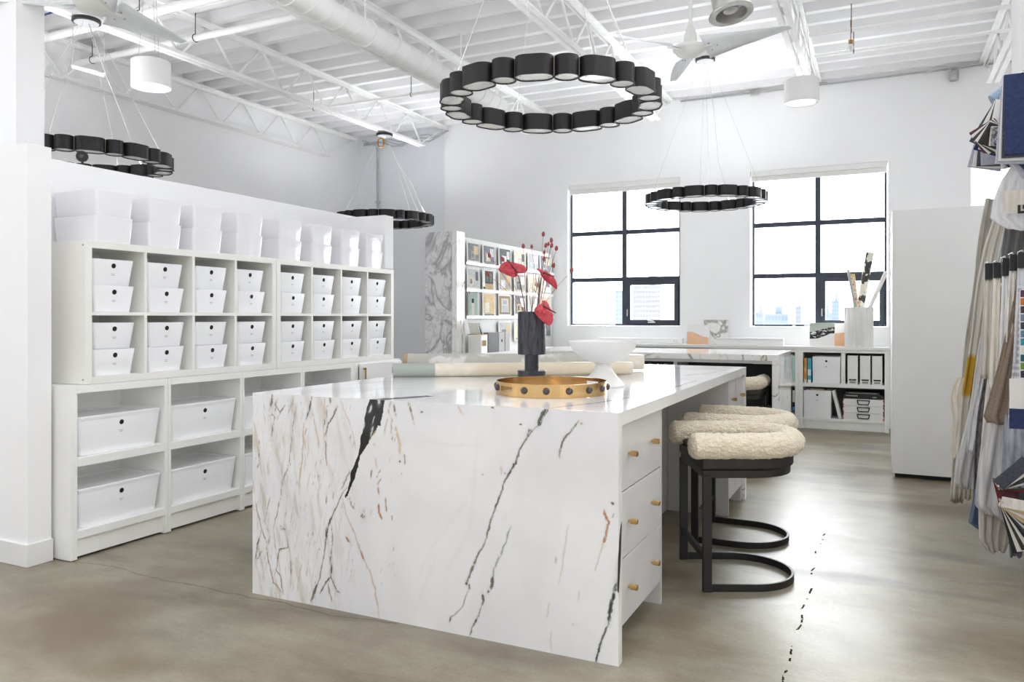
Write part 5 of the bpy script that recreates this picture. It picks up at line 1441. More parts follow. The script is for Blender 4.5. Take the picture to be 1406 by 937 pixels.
    def put(name, lab, cat, x0, x1, y0, y1, h, m, extra=None, group=None, bev=0.003):
        t = thing(name, lab, cat, ((x0 + x1) / 2, (y0 + y1) / 2, ZC), group=group)
        build(MB().box(x0, x1, y0, y1, ZC, ZC + h), 'body', m, t, bevel=bev)
        if extra: extra(t)
        return t
    def brass_win(t):
        mb = MB(); mb.box(-3.838, -3.834, 7.18 + 0.13, 7.18 + 0.21, 0.955, 1.015); build(mb, 'brass_plate', 'brass', t)
        mb = MB(); mb.box(-4.0, -3.836, 7.285, 7.435, ZC + 0.195, ZC + 0.202); build(mb, 'lid_edge', 'brass', t)
    put('document_box', 'white box with a small brass plate, on the low counter by the marble end slab', 'box', -3.998, -3.840, 7.285, 7.430, 0.195, 'white', brass_win)
    M['filegrey'] = mat('dark_grey_card', (98, 98, 98), 0.6, var=0.01); M['filemid'] = mat('grey_card', (168, 167, 165), 0.6, var=0.01)
    def hole(x, y):
        def f(t):
            mb = MB(); mb.tube([(x - 0.003, y, 1.0), (x + 0.001, y, 1.0)], 0.016, 14); build(mb, 'finger_hole', 'hole', t)
            mb = MB(); mb.tube([(x - 0.003, y, 1.0), (x + 0.0008, y, 1.0)], 0.02, 14); build(mb, 'ring', 'chrome', t)
        return f
    put('magazine_file', 'dark grey magazine file beside the white box with brass plate', 'magazine file', -3.99, -3.84, 7.450, 7.700, 0.215, 'filegrey')
    put('magazine_file', 'mid grey magazine file with a round finger hole on the low counter', 'magazine file', -3.99, -3.84, 7.708, 7.850, 0.210, 'filemid', hole(-3.84, 7.78))
    put('magazine_file', 'slim pale grey magazine file, rightmost on the low counter', 'magazine file', -3.99, -3.84, 7.868, 7.985, 0.210, 'filemid')
    for k, (y, ang, m_) in enumerate(((7.31, 0.12, 'paper'), (7.345, 0.16, 'filegrey'), (7.375, 0.12, 'paper'))):
        t = thing('booklet', ['white booklet leaning in the white box with brass plate, left of three', 'dark booklet between two white ones in the white box with brass plate', 'white booklet leaning in the white box with brass plate, right of three'][k], 'booklet', (-3.92, y, 1.075), group='booklets in the white box')
        mb = MB(); mb.bar((-3.92, y, 1.0765), (-3.92, y - ang * 0.55, 1.20), 0.006, 0.12, up=(1, 0, 0)); build(mb, 'cover', m_, t)
        mb = MB(); mb.bar((-3.92, y + 0.0045, 1.078), (-3.92, y - ang * 0.55 + 0.0045, 1.198), 0.003, 0.116, up=(1, 0, 0)); build(mb, 'page_block', 'paper', t)

    # far marble table
    t = thing('marble_table', 'long far white marble waterfall table with dark shelves underneath, behind the island', 'table', (-2.1, 8.0, 0))
    X0, X1, Y0, Y1 = -3.42, -0.862, 7.420, 8.555
    build(MB().box(X0, X1, Y0, Y1, 0.862, 0.915), 'table_top', 'marble_plain', t, bevel=0.001)
    build(MB().box(X1 - 0.050, X1, Y0, Y1, 0, 0.8615), 'waterfall_leg', 'marble_plain', t, bevel=0.001)
    build(MB().box(X0, X0 + 0.05, Y0, Y1, 0, 0.8615), 'left_leg', 'marble_plain', t, bevel=0.001)
    build(MB().box(X0 + 0.051, X1 - 0.051, Y0 + 0.03, Y0 + 0.06, 0.832, 0.8615), 'apron', 'cabinet', t)
    build(MB().box(X0 + 0.051, X1 - 0.051, 7.97, 7.99, 0.0, 0.8615), 'back_board', 'dark_in', t)
    build(MB().box(-1.835, -1.800, Y0 + 0.061, 7.969, 0.0, 0.8615), 'divider', 'cabinet', t)
    build(MB().box(-1.799, X1 - 0.051, 7.72, 7.969, 0.40, 0.42), 'shelf', 'dark_in', t)
    build(MB().box(X0 + 0.051, -1.836, 7.60, 7.969, 0.60, 0.62), 'shelf', 'dark_in', t)
    M['label_tan'] = mat('tan_label', (206, 196, 184), 0.7, var=0.02)
    q = thing('storage_box', 'dark box with a pale label in the shelf under the far marble table', 'storage box', (-1.12, 7.75, 0.42), group='boxes under the far table')
    build(MB().box(-1.28, -0.98, 7.73, 7.93, 0.4205, 0.60), 'box_body', 'dark_in', q, bevel=0.003)
    build(MB().box(-1.10, -1.02, 7.725, 7.7295, 0.53, 0.56), 'label_card', 'label_tan', q)
    q = thing('storage_box', 'black box with pale ring markings in the left bay under the far marble table', 'storage box', (-2.1, 7.75, 0.62), group='boxes under the far table')
    build(MB().box(-2.45, -1.86, 7.60, 7.94, 0.6205, 0.815), 'box_body', 'rubber', q, bevel=0.003)
    mb = MB()
    for k, xx in enumerate((-2.10, -2.02, -1.94)):
        if k == 1: mb.box(xx - 0.008, xx + 0.008, 7.596, 7.6, 0.735, 0.80)
        else: mb.tube([(xx + 0.026 * math.cos(a * PI / 9), 7.598, 0.768 + 0.03 * math.sin(a * PI / 9)) for a in range(18)], 0.006, 5, closed=True)
    build(mb, 'printed_rings', 'galv', q)
    q = thing('sample_box', 'white lidless box on the lower shelf edge under the far marble table', 'box', (-1.05, 7.52, 0.4), group='boxes under the far table')
    build(MB().box(-1.16, -0.93, 7.74, 7.93, 0.602, 0.632), 'lid', 'white', q, bevel=0.002)
    build(MB().box(-1.15, -0.94, 7.75, 7.92, 0.6005, 0.6018), 'tray', 'white', q)
    q.location = (-1.05, 7.7, 0.6)
    for c in kids(q): c.location = (0, 0, 0)

    # window counter: two shelf units and a top
    YF, YK = 9.37, 9.765
    t = thing('counter_top', 'white counter top running under the windows', 'counter', (-1.7, 9.55, 0.897))
    build(MB().box(-3.49, 0.066, YF - 0.012, YK, 0.897, 0.930), 'slab', 'white', t, bevel=0.002)
    def unit(x0, x1, lab, mid):
        t = thing('shelf_unit', lab, 'shelf unit', ((x0 + x1) / 2, YF + 0.2, 0), group='white shelf units under the windows')
        s_ = 0.042
        mb = MB(); mb.box(x0, x0 + s_, YF, YK, 0, 0.896); mb.box(x1 - s_, x1, YF, YK, 0, 0.896)
        mb.box(x0 + s_, x1 - s_, YF, YK, 0.864, 0.896); mb.box(x0 + s_, x1 - s_, YF, YK, 0.097, 0.125)
        build(mb, 'carcass', 'white_side', t, bevel=0.0015)
        build(MB().box(x0 + s_, x1 - s_, YF, YK - 0.02, 0.477, 0.520), 'shelf', 'white_side', t)
        build(MB().box(x0 + s_, x1 - s_, YK - 0.019, YK - 0.004, 0.125, 0.864), 'back_panel', 'grey_in', t)
        if mid: build(MB().box(mid - 0.021, mid + 0.021, YF, YK - 0.02, 0.5205, 0.864), 'divider', 'white_side', t)
        build(MB().box(x0 + s_, x1 - s_, YF + 0.012, YF + 0.026, 0.004, 0.097), 'toe_kick', 'white_side', t)
    unit(-0.859, 0.061, 'white shelf unit under the right hand window with binders and red cornered drawers', -0.397)
    unit(-1.775, -0.860, 'white shelf unit mostly hidden behind the far marble table', None)
    def book(x0, x1, z0, h, col, lab, band=None, d=0.20, y=YF + 0.006, lean=0.0):
        key = 'bk_%d_%d_%d' % col
        if key not in M: M[key] = mat('book_cloth_%d_%d_%d' % col, col, 0.55, var=0.02)
        t = thing('book', lab, 'book', ((x0 + x1) / 2, y + d / 2, z0), group='books in the white shelf unit')
        z0 += 0.0008
        sh = lambda z: lean * (z - z0)
        mb = MB()
        def sl(a, b, ya, yb, za, zb):
            mb.loft([[(a + sh(za), ya, za), (b + sh(za), ya, za), (b + sh(za), yb, za), (a + sh(za), yb, za)], [(a + sh(zb), ya, zb), (b + sh(zb), ya, zb), (b + sh(zb), yb, zb), (a + sh(zb), yb, zb)]])
        sl(x0, x0 + 0.003, y, y + d, z0, z0 + h); sl(x1 - 0.003, x1, y, y + d, z0, z0 + h); sl(x0 + 0.003, x1 - 0.003, y, y + 0.003, z0, z0 + h)
        build(mb, 'cover', key, t)
        mb = MB(); sl(x0 + 0.0035, x1 - 0.0035, y + 0.0035, y + d - 0.004, z0 + 0.004, z0 + h - 0.004); build(mb, 'page_block', 'paper', t)
        if band:
            for (f0, f1, c_) in band:
                kk = 'bk_%d_%d_%d' % c_
                if kk not in M: M[kk] = mat('book_cloth_%d_%d_%d' % c_, c_, 0.55, var=0.02)
                mb = MB(); a_, b_ = z0 + h * f0, z0 + h * f1
                mb.box(x0 + 0.002 + sh(a_), x1 - 0.002 + sh(a_), y - 0.0012, y - 0.0002, a_, b_); build(mb, 'spine_band', kk, t)
    zu, zl = 0.520, 0.125
    book(-0.805, -0.776, zu, 0.275, (214, 150, 66), 'orange spined book on the upper shelf under the right window', [(0.0, 0.14, (240, 238, 232)), (0.45, 0.6, (230, 180, 110))])
    book(-0.767, -0.729, zu, 0.275, (64, 176, 196), 'turquoise spined book on the upper shelf under the right window', [(0.0, 0.12, (240, 240, 238)), (0.3, 0.55, (200, 232, 236))])
    book(-0.930, -0.905, zu, 0.30, (188, 222, 210), 'mint green folder on the upper shelf beside the far table leg')
    book(-0.930, -0.904, zl, 0.335, (30, 30, 34), 'black book with a blue band low on the shelf beside the far table leg', [(0.22, 0.34, (60, 130, 200)), (0.5, 0.9, (210, 210, 212)), (0.05, 0.18, (90, 90, 96))])
    book(-0.985, -0.935, zu, 0.31, (236, 236, 234), 'white folder in place of a reflection, left of the mint green folder')  # solid folder stands in for a white reflection in the table leg
    book(-0.508, -0.476, zl, 0.318, (238, 237, 234), 'white book leaning against the box on the lower shelf', d=0.22, lean=0.0)
    b = [o for o in bpy.data.objects if o.get('label', '').startswith('white book leaning')][0]
    b.rotation_euler = (0, math.radians(-13), 0); b.location.x += 0.065; b.location.z += 0.004
    def wbox(x0, x1, z0, h, lab):
        t = thing('storage_box', lab, 'storage box', ((x0 + x1) / 2, YF + 0.15, z0), group='white boxes in the shelf unit under the window')
        mb = MB(); hw = (x1 - x0) / 2; cx = (x0 + x1) / 2
        mb.loft([rrect(hw - 0.004, 0.15, 0.008, z0 + 0.0008, cx, YF + 0.157), rrect(hw, 0.152, 0.008, z0 + h, cx, YF + 0.157), rrect(hw - 0.004, 0.148, 0.006, z0 + h, cx, YF + 0.157), rrect(hw - 0.008, 0.144, 0.006, z0 + 0.01, cx, YF + 0.157)])
        build(mb, 'box_body', 'plastic_matt', t, smooth='auto')
        mb = MB(); zz = z0 + h - 0.05; mb.tube([(cx + 0.0, YF + 0.0035, zz), (cx, YF + 0.012, zz)], 0.012, 16); build(mb, 'finger_hole', 'hole', t, smooth='auto')
        mb = MB(); mb.box(cx - 0.012, cx + 0.012, YF + 0.0045, YF + 0.006, zz - 0.06, zz - 0.056); mb.box(cx - 0.008, cx + 0.008, YF + 0.0045, YF + 0.006, zz - 0.068, zz - 0.065); build(mb, 'printed_label', 'ink', t)
    wbox(-0.718, -0.424, zu, 0.298, 'white box with a round hole on the upper shelf beside the turquoise book')
    wbox(-0.812, -0.520, zl, 0.310, 'white box with a round hole on the lower shelf beside the leaning white book')
    q = thing('paper_stack', 'tan papers lying on the white box on the lower shelf', 'papers', (-0.66, YF + 0.12, zl + 0.311), group=None)
    build(MB().box(-0.76, -0.58, YF + 0.012, YF + 0.22, zl + 0.3112, zl + 0.319), 'sheets', 'kraft', q, bevel=0.001)
    build(MB().box(-0.74, -0.60, YF + 0.02, YF + 0.21, zl + 0.3192, zl + 0.323), 'top_sheet', 'label_tan', q)
    for k, (a, b_) in enumerate(((-0.352, -0.248), (-0.226, -0.122), (-0.106, -0.004))):
        t = thing('ring_binder', 'white ring binder with black label holder, %s of three under the right hand window' % ['leftmost', 'middle', 'rightmost'][k], 'binder', ((a + b_) / 2, YF + 0.14, zu), group='white ring binders')
        mb = MB(); mb.box(a, a + 0.005, YF + 0.006, YF + 0.27, zu + 0.0008, zu + 0.316); mb.box(b_ - 0.005, b_, YF + 0.006, YF + 0.27, zu + 0.0008, zu + 0.316); mb.box(a + 0.005, b_ - 0.005, YF + 0.006, YF + 0.010, zu + 0.0008, zu + 0.316)
        build(mb, 'cover', 'white', t, bevel=0.0015)
        build(MB().box(a + 0.012, b_ - 0.012, YF + 0.0112, YF + 0.25, zu + 0.006, zu + 0.30), 'pages', 'paper', t)
        mb = MB(); mb.box(a + 0.016, b_ - 0.016, YF + 0.0035, YF + 0.0058, zu + 0.040, zu + 0.056); build(mb, 'label_holder', 'rubber', t)
        mb = MB(); mb.box(a + 0.022, b_ - 0.022, YF + 0.0042, YF + 0.0058, zu + 0.010, zu + 0.032); build(mb, 'label_card', 'ink', t)
        if k == 0: build(MB().box(a + 0.035, a + 0.055, YF + 0.003, YF + 0.0035, zu + 0.043, zu + 0.053), 'label_spot', 'brass', t)
    # three red-cornered cases
    M['red'] = mat('red_corner', (206, 60, 84), 0.5, var=0.02)
    for k in range(3):
        z = zl + 0.0008 + k * 0.0775
        t = thing('drawer_case', 'white case with black handle and red corners, %s of the stack of three' % ['bottom', 'middle', 'top'][k], 'case', (-0.194, YF + 0.16, z), group='white cases with black handles')
        build(MB().box(-0.398, 0.010, YF + 0.008, YF + 0.31, z, z + 0.0755), 'case_body', 'white', t, bevel=0.004)
        mb = MB()
        for xx in (-0.3985, 0.0015):
            mb.box(xx, xx + 0.009, YF + 0.0055, YF + 0.02, z + 0.004, z + 0.022); mb.box(xx, xx + 0.009, YF + 0.0055, YF + 0.02, z + 0.055, z + 0.072)
        build(mb, 'corner_guards', 'red', t)
        mb = MB(); x0, x1 = -0.255, -0.130; z0, z1 = z + 0.018, z + 0.062
        for a_, b2 in (((x0, z1), (x1, z1)), ((x0, z1), (x0 + 0.012, z0)), ((x1, z1), (x1 - 0.012, z0)), ((x0 + 0.012, z0), (x1 - 0.012, z0))):
            mb.bar((a_[0], YF + 0.003, a_[1]), (b2[0], YF + 0.003, b2[1]), 0.010, 0.011, up=(0, 1, 0))
        build(mb, 'handle', 'rubber', t, bevel=0.002)
    q = thing('device_box', 'black flat device box on top of the red cornered cases', 'box', (-0.19, YF + 0.15, zl + 0.235))
    build(MB().box(-0.392, 0.006, YF + 0.012, YF + 0.30, zl + 0.2345, zl + 0.285), 'body', 'rubber', q, bevel=0.003)
    build(MB().box(-0.375, -0.03, YF + 0.02, YF + 0.29, zl + 0.2855, zl + 0.308), 'lid', 'dark_in', q, bevel=0.003)
    mb = MB(); mb.box(-0.37, -0.25, YF + 0.0105, YF + 0.0118, zl + 0.262, zl + 0.272); mb.box(-0.10, -0.06, YF + 0.0105, YF + 0.0118, zl + 0.25, zl + 0.26); mb.box(-0.34, -0.06, YF + 0.0185, YF + 0.0198, zl + 0.294, zl + 0.299); build(mb, 'printed_marks', 'filemid', q)

    # ---- on the counter
    ZK = 0.9305
    def canvas(x0, x1, h, y, lab, paint, name='sample_board'):
        t = thing(name, lab, 'sample board', ((x0 + x1) / 2, y, ZK), group='sample boards leaning under the windows')
        lean = 0.10
        P = lambda x, z, d: (x, y + lean * z - d, ZK + z)
        mb = MB(); mb.loft([[P(x0, 0, 0), P(x1, 0, 0), P(x1, h, 0), P(x0, h, 0)], [P(x0, 0.0, -0.014), P(x1, 0.0, -0.014), P(x1, h, -0.014), P(x0, h, -0.014)]])
        build(mb, 'board', paint[0], t)
        for nm, poly, m_ in paint[1]:
            mb = MB(); pp = [(x0 + (x1 - x0) * a, h * b) for a, b in poly]
            mb.loft([[P(x, z, 0.0003) for x, z in pp], [P(x, z, 0.0015) for x, z in pp]]); build(mb, nm, m_, t)
    M['sage'] = mat('sage_paint', (186, 196, 184), 0.7, var=0.02); M['peach'] = mat('peach_paint', (232, 190, 156), 0.7, var=0.03, scale=12)
    M['brush'] = blotch('black_white_brushwork', (36, 38, 42), (226, 226, 222), 26, 0.7, 0.05, 0.58, (1, 1, 2.4))
    canvas(-0.762, -0.495, 0.268, 9.56, 'sample board with sage, black brushed and white bands, left of the fluted planter', ('plaster', [
        ('sage_field', [(0, 0.62), (0.3, 0.66), (0.7, 0.78), (1, 0.82), (1, 1), (0, 1)], 'sage'), ('brush_band', [(0, 0.30), (0.35, 0.33), (0.7, 0.47), (1, 0.56), (1, 0.83), (0.68, 0.78), (0.3, 0.66), (0, 0.60)], 'brush')]))
    canvas(-0.560, -0.350, 0.262, 9.63, 'white and peach sample board standing behind the black brushed one', ('paper', [('peach_field', [(0, 0), (1, 0), (1, 0.62), (0.6, 0.58), (0, 0.52)], 'peach')]))
    canvas(-2.176, -1.900, 0.235, 9.55, 'white sample board with a torn peach lower half, left of the long white tray', ('paper', [('peach_field', [(0, 0), (0.95, 0), (0.95, 0.34), (0.6, 0.45), (0.3, 0.62), (0.1, 0.66), (0, 0.64)], 'peach')]))
    canvas(-1.990, -1.700, 0.298, 9.64, 'pale marble sample board standing behind the torn peach one', ('marble_plain', []))
    t = thing('cable_trunking', 'long white box with a socket on the counter under the left window', 'trunking', (-2.6, 9.6, ZK))
    build(MB().box(-3.30, -2.225, 9.52, 9.60, ZK, ZK + 0.070), 'housing', 'white', t, bevel=0.004)
    build(MB().box(-2.36, -2.26, 9.515, 9.5195, ZK + 0.012, ZK + 0.060), 'socket_plate', 'plaster', t, bevel=0.001)
    mb = MB(); mb.box(-2.325, -2.320, 9.5135, 9.5149, ZK + 0.03, ZK + 0.045); mb.box(-2.300, -2.295, 9.5135, 9.5149, ZK + 0.03, ZK + 0.045); build(mb, 'socket_slots', 'ink', t)
    t = thing('long_tray', 'long white tray box lying on the counter below the right hand window', 'tray', (-1.4, 9.5, ZK))
    build(MB().box(-1.800, -1.040, 9.45, 9.60, ZK, ZK + 0.066), 'tray_body', 'white', t, bevel=0.003)
    build(MB().box(-1.803, -1.037, 9.447, 9.603, ZK + 0.0665, ZK + 0.085), 'tray_lid', 'white', t, bevel=0.003)
    # fluted planter with rolls
    px, py, h = -0.241, 9.53, 0.445
    t = thing('fluted_planter', 'tall white fluted planter holding paper rolls on the counter', 'planter', (px, py, ZK))
    def fl(z, r, n=160): return [(px + (r + 0.009 * abs(math.sin(7 * 2 * PI * i / n)) ** 0.7 * 1.6 - 0.009) * math.cos(2 * PI * i / n), py + (r + 0.009 * abs(math.sin(7 * 2 * PI * i / n)) ** 0.7 * 1.6 - 0.009) * math.sin(2 * PI * i / n), z) for i in range(n)]
    mb = MB(); mb.loft([fl(ZK, 0.142), fl(ZK + 0.004, 0.145), fl(ZK + h, 0.148), fl(ZK + h, 0.136), fl(ZK + 0.05, 0.13)]); build(mb, 'fluted_body', 'plaster', t, smooth='auto')
    mb = MB(); mb.lathe([(0.118, ZK + 0.20), (0.118, ZK + 0.21)], px, py, 32); build(mb, 'inner_base', 'plaster', t)
    M['cow'] = blotch('cow_print_paper', (70, 66, 64), (236, 232, 222), 13, 0.7, 0.012, 0.47)
    M['floral'] = blotch('floral_paper', (206, 120, 90), (238, 232, 216), 26, 0.7, 0.03, 0.42, None, (216, 190, 120))
    M['silver'] = mat('silver_grey_paper', (176, 178, 178), 0.4, var=0.06, scale=40)
    zb = ZK + 0.215
    for nm, x0, x1, z1, r, m_, lab in (('a', -0.262, -0.352, 1.795, 0.014, 'silver', 'thin silver grey paper roll leaning left in the fluted planter'),
                                       ('b', -0.272, -0.312, 1.745, 0.030, 'floral', 'orange floral paper roll in the fluted planter'),
                                       ('c', -0.262, -0.128, 1.985, 0.042, 'cow', 'tall black and white cow print roll in the fluted planter'),
                                       ('d', -0.200, 0.035, 1.760, 0.022, 'paper', 'plain white paper roll leaning right in the fluted planter')):
        yy = {'a': 9.45, 'b': 9.52, 'c': 9.565, 'd': 9.465}[nm]
        t = thing('paper_roll', lab, 'roll', (x0, yy, zb), group='rolls standing in the planter')
        A, B = Vector((x0 + (0.03 if nm in 'ab' else -0.02 if nm == 'd' else 0), yy, zb)), Vector((x1, yy, z1))
        build(MB().tube([A, A.lerp(B, .5), B], r, 22), 'paper_tube', m_, t, smooth='auto')
        d = (B - A).normalized(); mb = MB(); mb.tube([B + d * 0.0004, B + d * 0.002], r * 0.7, 18); build(mb, 'open_end', 'filemid', t)

    # tall white cupboard on the right
    t = thing('tall_cupboard', 'tall plain white cupboard at right, in front of the window wall', 'cupboard', (0.42, 7.35, 0))
    build(MB().box(0.067, 0.785, 6.82, 7.9, 0.035, 2.105), 'carcass', 'white', t, bevel=0.002)
    build(MB().box(0.069, 0.783, 6.800, 6.819, 0.035, 2.103), 'door', 'white', t, bevel=0.002)
    build(MB().box(0.09, 0.77, 6.86, 7.88, 0.0, 0.034), 'plinth_shadow', 'rubber', t)  # black block stands in for the shadow under the raised cupboard
    build(MB().box(0.067, 0.085, 6.81, 6.83, 0.0, 0.034), 'foot', 'cabinet', t)

# ================================================================== FABRICS ON THE RIGHT
def build_fabrics():
    XW = 0.80
    def weave(key, c, var=0.05, scale=60, stretch=(1, 1, 0.15), rough=0.9, bump=0.25):
        M[key] = mat(key, c, rough, var=var, scale=scale, bump=bump, bscale=350, sheen=0.3, stretch=stretch)
    weave('f_greige', (176, 170, 160)); weave('f_ivory', (236, 230, 218)); weave('f_linen', (214, 209, 198)); weave('f_lgrey', (204, 203, 202))
    weave('f_white', (236, 236, 238)); weave('f_char', (112, 107, 108), 0.10, 90, (1, 1, 0.4)); weave('f_cream', (230, 224, 214)); weave('f_brown', (140, 122, 106), 0.06, 200, (1, 1, 1))
    weave('f_sheer', (216, 216, 220)); weave('f_beige', (205, 198, 190)); weave('f_denim', (92, 112, 140)); weave('f_dark', (96, 98, 102)); weave('f_dgrey', (104, 102, 100))
    M['f_velvet'] = blotch('pale_grey_velvet', (178, 178, 182), (238, 236, 232), 5, 0.8, 0.22, 0.5, (9, 9, 0.7))
    M['f_blue'] = blotch('washed_blue_cloth', (130, 136, 150), (188, 190, 198), 9, 0.9, 0.16, 0.5, (3, 3, 1))
    M['f_rib'] = stripes('ribbed_sheer', 2, 0.032, [(0.45, (226, 226, 230)), (1, (190, 190, 198))], 0.8, noise=0.01)
    # linen with one broad mustard bar
    m, nt, b = new_mat('linen_with_mustard_bar')
    tc = N(nt, 'ShaderNodeTexCoord'); sp = N(nt, 'ShaderNodeSeparateXYZ'); nt.links.new(tc.outputs['Object'], sp.inputs[0])
    nz = N(nt, 'ShaderNodeTexNoise', i_Scale=30.0); nt.links.new(tc.outputs['Object'], nz.inputs['Vector'])
    ad = N(nt, 'ShaderNodeMath', operation='MULTIPLY_ADD'); ad.inputs[1].default_value = 0.03; nt.links.new(nz.outputs['Fac'], ad.inputs[0]); nt.links.new(sp.outputs[2], ad.inputs[2])
    r = nt.nodes.new('ShaderNodeMapRange'); r.inputs['From Min'].default_value = 0.0; r.inputs['From Max'].default_value = 2.4; nt.links.new(ad.outputs[0], r.inputs['Value'])
    MUST = r
    zz0, zz1 = 0.80, 1.07
    cr = ramp(nt, [(0.0, lin((212, 207, 195))), (zz0 / 2.4, lin((212, 207, 195))), (zz0 / 2.4 + 0.012, lin((190, 150, 44))), (zz1 / 2.4 - 0.012, lin((196, 156, 50))), (zz1 / 2.4, lin((216, 212, 202))), (1.0, lin((216, 212, 202)))], r.outputs[0])
    nt.links.new(cr.outputs['Color'], b.inputs['Base Color']); b.inputs['Roughness'].default_value = 0.9
    M['f_mustard'] = m
    rs = random.Random(21)
    # hanging rail fixed to the wall
    rail = thing('hanging_rail', 'white wall rail the fabric lengths hang from', 'rail', (0.72, 4.7, 1.75))
    build(MB().tube([(0.70, 3.6, 1.80), (0.70, 5.9, 1.80)], 0.012, 10), 'rail_tube', 'steel_white', rail, smooth='auto')
    for yy in (3.7, 4.75, 5.8): build(MB().tube([(0.70, yy, 1.80), (0.80, yy, 1.80)], 0.009, 8), 'rail_bracket', 'steel_white', rail, smooth='auto')
    cnt = [0]
    def cloth(name, lab, cat, Y, edge, m_, folds=4, amp=0.012, group='fabric lengths on the right wall', right_wall=True, thick=0.004, jag=0.004):
        """edge: (v, u_left, u_right) from top to bottom, hung in the plane Y and reaching back to the rail"""
        rows_def = []
        for v, ul, ur in edge:
            a, b_ = onY(ul, v, Y), onY(ur, v, Y); rows_def.append((a[2], a[0], b_[0]))
        nr, nc = 40, 36; P = []
        ph = rs.uniform(0, 6)
        z0, z1 = rows_def[0][0], rows_def[-1][0]
        for i in range(nr + 1):
            z = z0 + (z1 - z0) * i / nr
            for k in range(len(rows_def) - 1):
                if (rows_def[k][0] - z) * (rows_def[k + 1][0] - z) <= 1e-9: break
            A, B = rows_def[k], rows_def[k + 1]; t_ = (z - A[0]) / (B[0] - A[0] + 1e-9)
            s_ = t_ * t_ * (3 - 2 * t_) if 0 else t_
            xl = A[1] + (B[1] - A[1]) * s_; xr = A[2] + (B[2] - A[2]) * s_
            row = []
            for j in range(nc + 1):
                f = j / nc; f_in = i / nr
                x = xl + (xr - xl) * f + jag * math.sin(z * 9 + ph + f * 3) * (1 - f)
                y = Y + amp * (0.4 + 0.6 * f_in) * math.sin(f * folds * 2 * PI + ph + 0.8 * math.sin(z * 3 + ph)) + 0.4 * amp * math.sin(f * folds * 4.4 * PI + 2 * ph)
                row.append((x, y, z + (0.006 * math.sin(f * 9 + ph) if i in (0, nr) else 0)))
            P.append(row)
        t = thing(name, lab, cat, ((P[0][0][0] + P[0][-1][0]) / 2, Y, z1), group=group)
        t.location.z = 0.0
        mb = MB(); mb.grid(P); build(mb, 'cloth', m_, t, smooth=True, solid=thick)
        return t
    F = 'hanging_fabric'
    cloth(F, 'greige linen length at the far left edge of the hanging fabrics', 'fabric', 5.42, [(274, 1354, 1384), (350, 1341, 1380), (430, 1331, 1368), (560, 1316, 1350), (640, 1309, 1330), (690, 1304, 1322)], 'f_greige', 5)
    cloth('hanging_fabric_scrap', 'torn ivory scrap sticking out at the left edge of the hanging fabrics', 'fabric', 5.34, [(518, 1315, 1325), (532, 1308, 1322), (545, 1304, 1322), (556, 1306, 1320), (575, 1310, 1320), (598, 1307, 1316), (618, 1305, 1314), (629, 1307, 1311)], 'f_ivory', 2, 0.004)
    cloth(F, 'pale linen length with a broad mustard yellow bar', 'fabric', 5.22, [(296, 1364, 1402), (335, 1352, 1398), (400, 1340, 1385), (475, 1330, 1366), (560, 1320, 1352), (640, 1311, 1340), (684, 1309, 1333)], 'f_mustard', 4)
    cloth(F, 'wide off white length behind the black header cards', 'fabric', 5.12, [(306, 1384, 1440), (340, 1374, 1440), (400, 1362, 1436), (500, 1352, 1428), (600, 1346, 1424), (690, 1342, 1420)], 'f_cream', 7, 0.02)
    cloth(F, 'light grey rounded length right of the mustard barred one', 'fabric', 5.05, [(322, 1378, 1404), (400, 1358, 1396), (480, 1344, 1376), (560, 1331, 1358), (620, 1318, 1350), (660, 1311, 1345), (671, 1318, 1338)], 'f_lgrey', 3, 0.014)
    cloth(F, 'narrow white length ending above the light grey one', 'fabric', 4.95, [(390, 1369, 1396), (480, 1351, 1382), (560, 1336, 1358), (621, 1327, 1342)], 'f_white', 2, 0.008)
    cloth(F, 'narrow charcoal heather length between two white ones', 'fabric', 4.87, [(390, 1376, 1400), (480, 1356, 1380), (560, 1344, 1362), (630, 1337, 1354), (682, 1335, 1350)], 'f_char', 2, 0.008)
    cloth(F, 'denim blue length peeping out near the floor', 'fabric', 4.82, [(640, 1345, 1370), (690, 1336, 1370), (718, 1331, 1368), (728, 1345, 1368)], 'f_denim', 3)
    cloth(F, 'off white length right of the charcoal one', 'fabric', 4.78, [(386, 1390, 1420), (450, 1370, 1412), (520, 1357, 1402), (600, 1347, 1390), (690, 1341, 1384)], 'f_cream', 4, 0.014)
    cloth(F, 'beige sheer length reaching lowest near the floor', 'fabric', 4.70, [(640, 1350, 1400), (690, 1345, 1395), (742, 1344, 1386), (757, 1354, 1380)], 'f_beige', 4, 0.016)
    cloth(F, 'white to grey velvet length with soft vertical stripes', 'fabric', 4.65, [(560, 1356, 1410), (584, 1352, 1410), (640, 1345, 1402), (694, 1338, 1392), (708, 1352, 1390)], 'f_velvet', 3, 0.012)
    cloth(F, 'washed blue grey length at the right picture edge', 'fabric', 4.52, [(570, 1380, 1432), (600, 1376, 1430), (660, 1374, 1425), (716, 1374, 1420)], 'f_blue', 2, 0.010)
    cloth(F, 'dark grey frayed length at lower right', 'fabric', 4.46, [(660, 1386, 1420), (710, 1385, 1412), (764, 1388, 1402)], 'f_dark', 3, 0.010)
    cloth(F, 'brown heavy linen length folded to a point', 'fabric', 4.56, [(384, 1396, 1418), (440, 1388, 1410), (500, 1372, 1402), (545, 1358, 1398), (572, 1350, 1392), (582, 1356, 1391)], 'f_brown', 2, 0.010, thick=0.007)
    cloth(F, 'ribbed pale sheer length right of the brown linen', 'fabric', 4.52, [(390, 1398, 1424), (470, 1391, 1420), (540, 1386, 1414), (578, 1385, 1410)], 'f_rib', 2, 0.007)
    cloth(F, 'dark grey drape above the black header cards', 'fabric', 5.00, [(308, 1382, 1430), (345, 1376, 1428), (392, 1372, 1424)], 'f_dgrey', 4, 0.012)
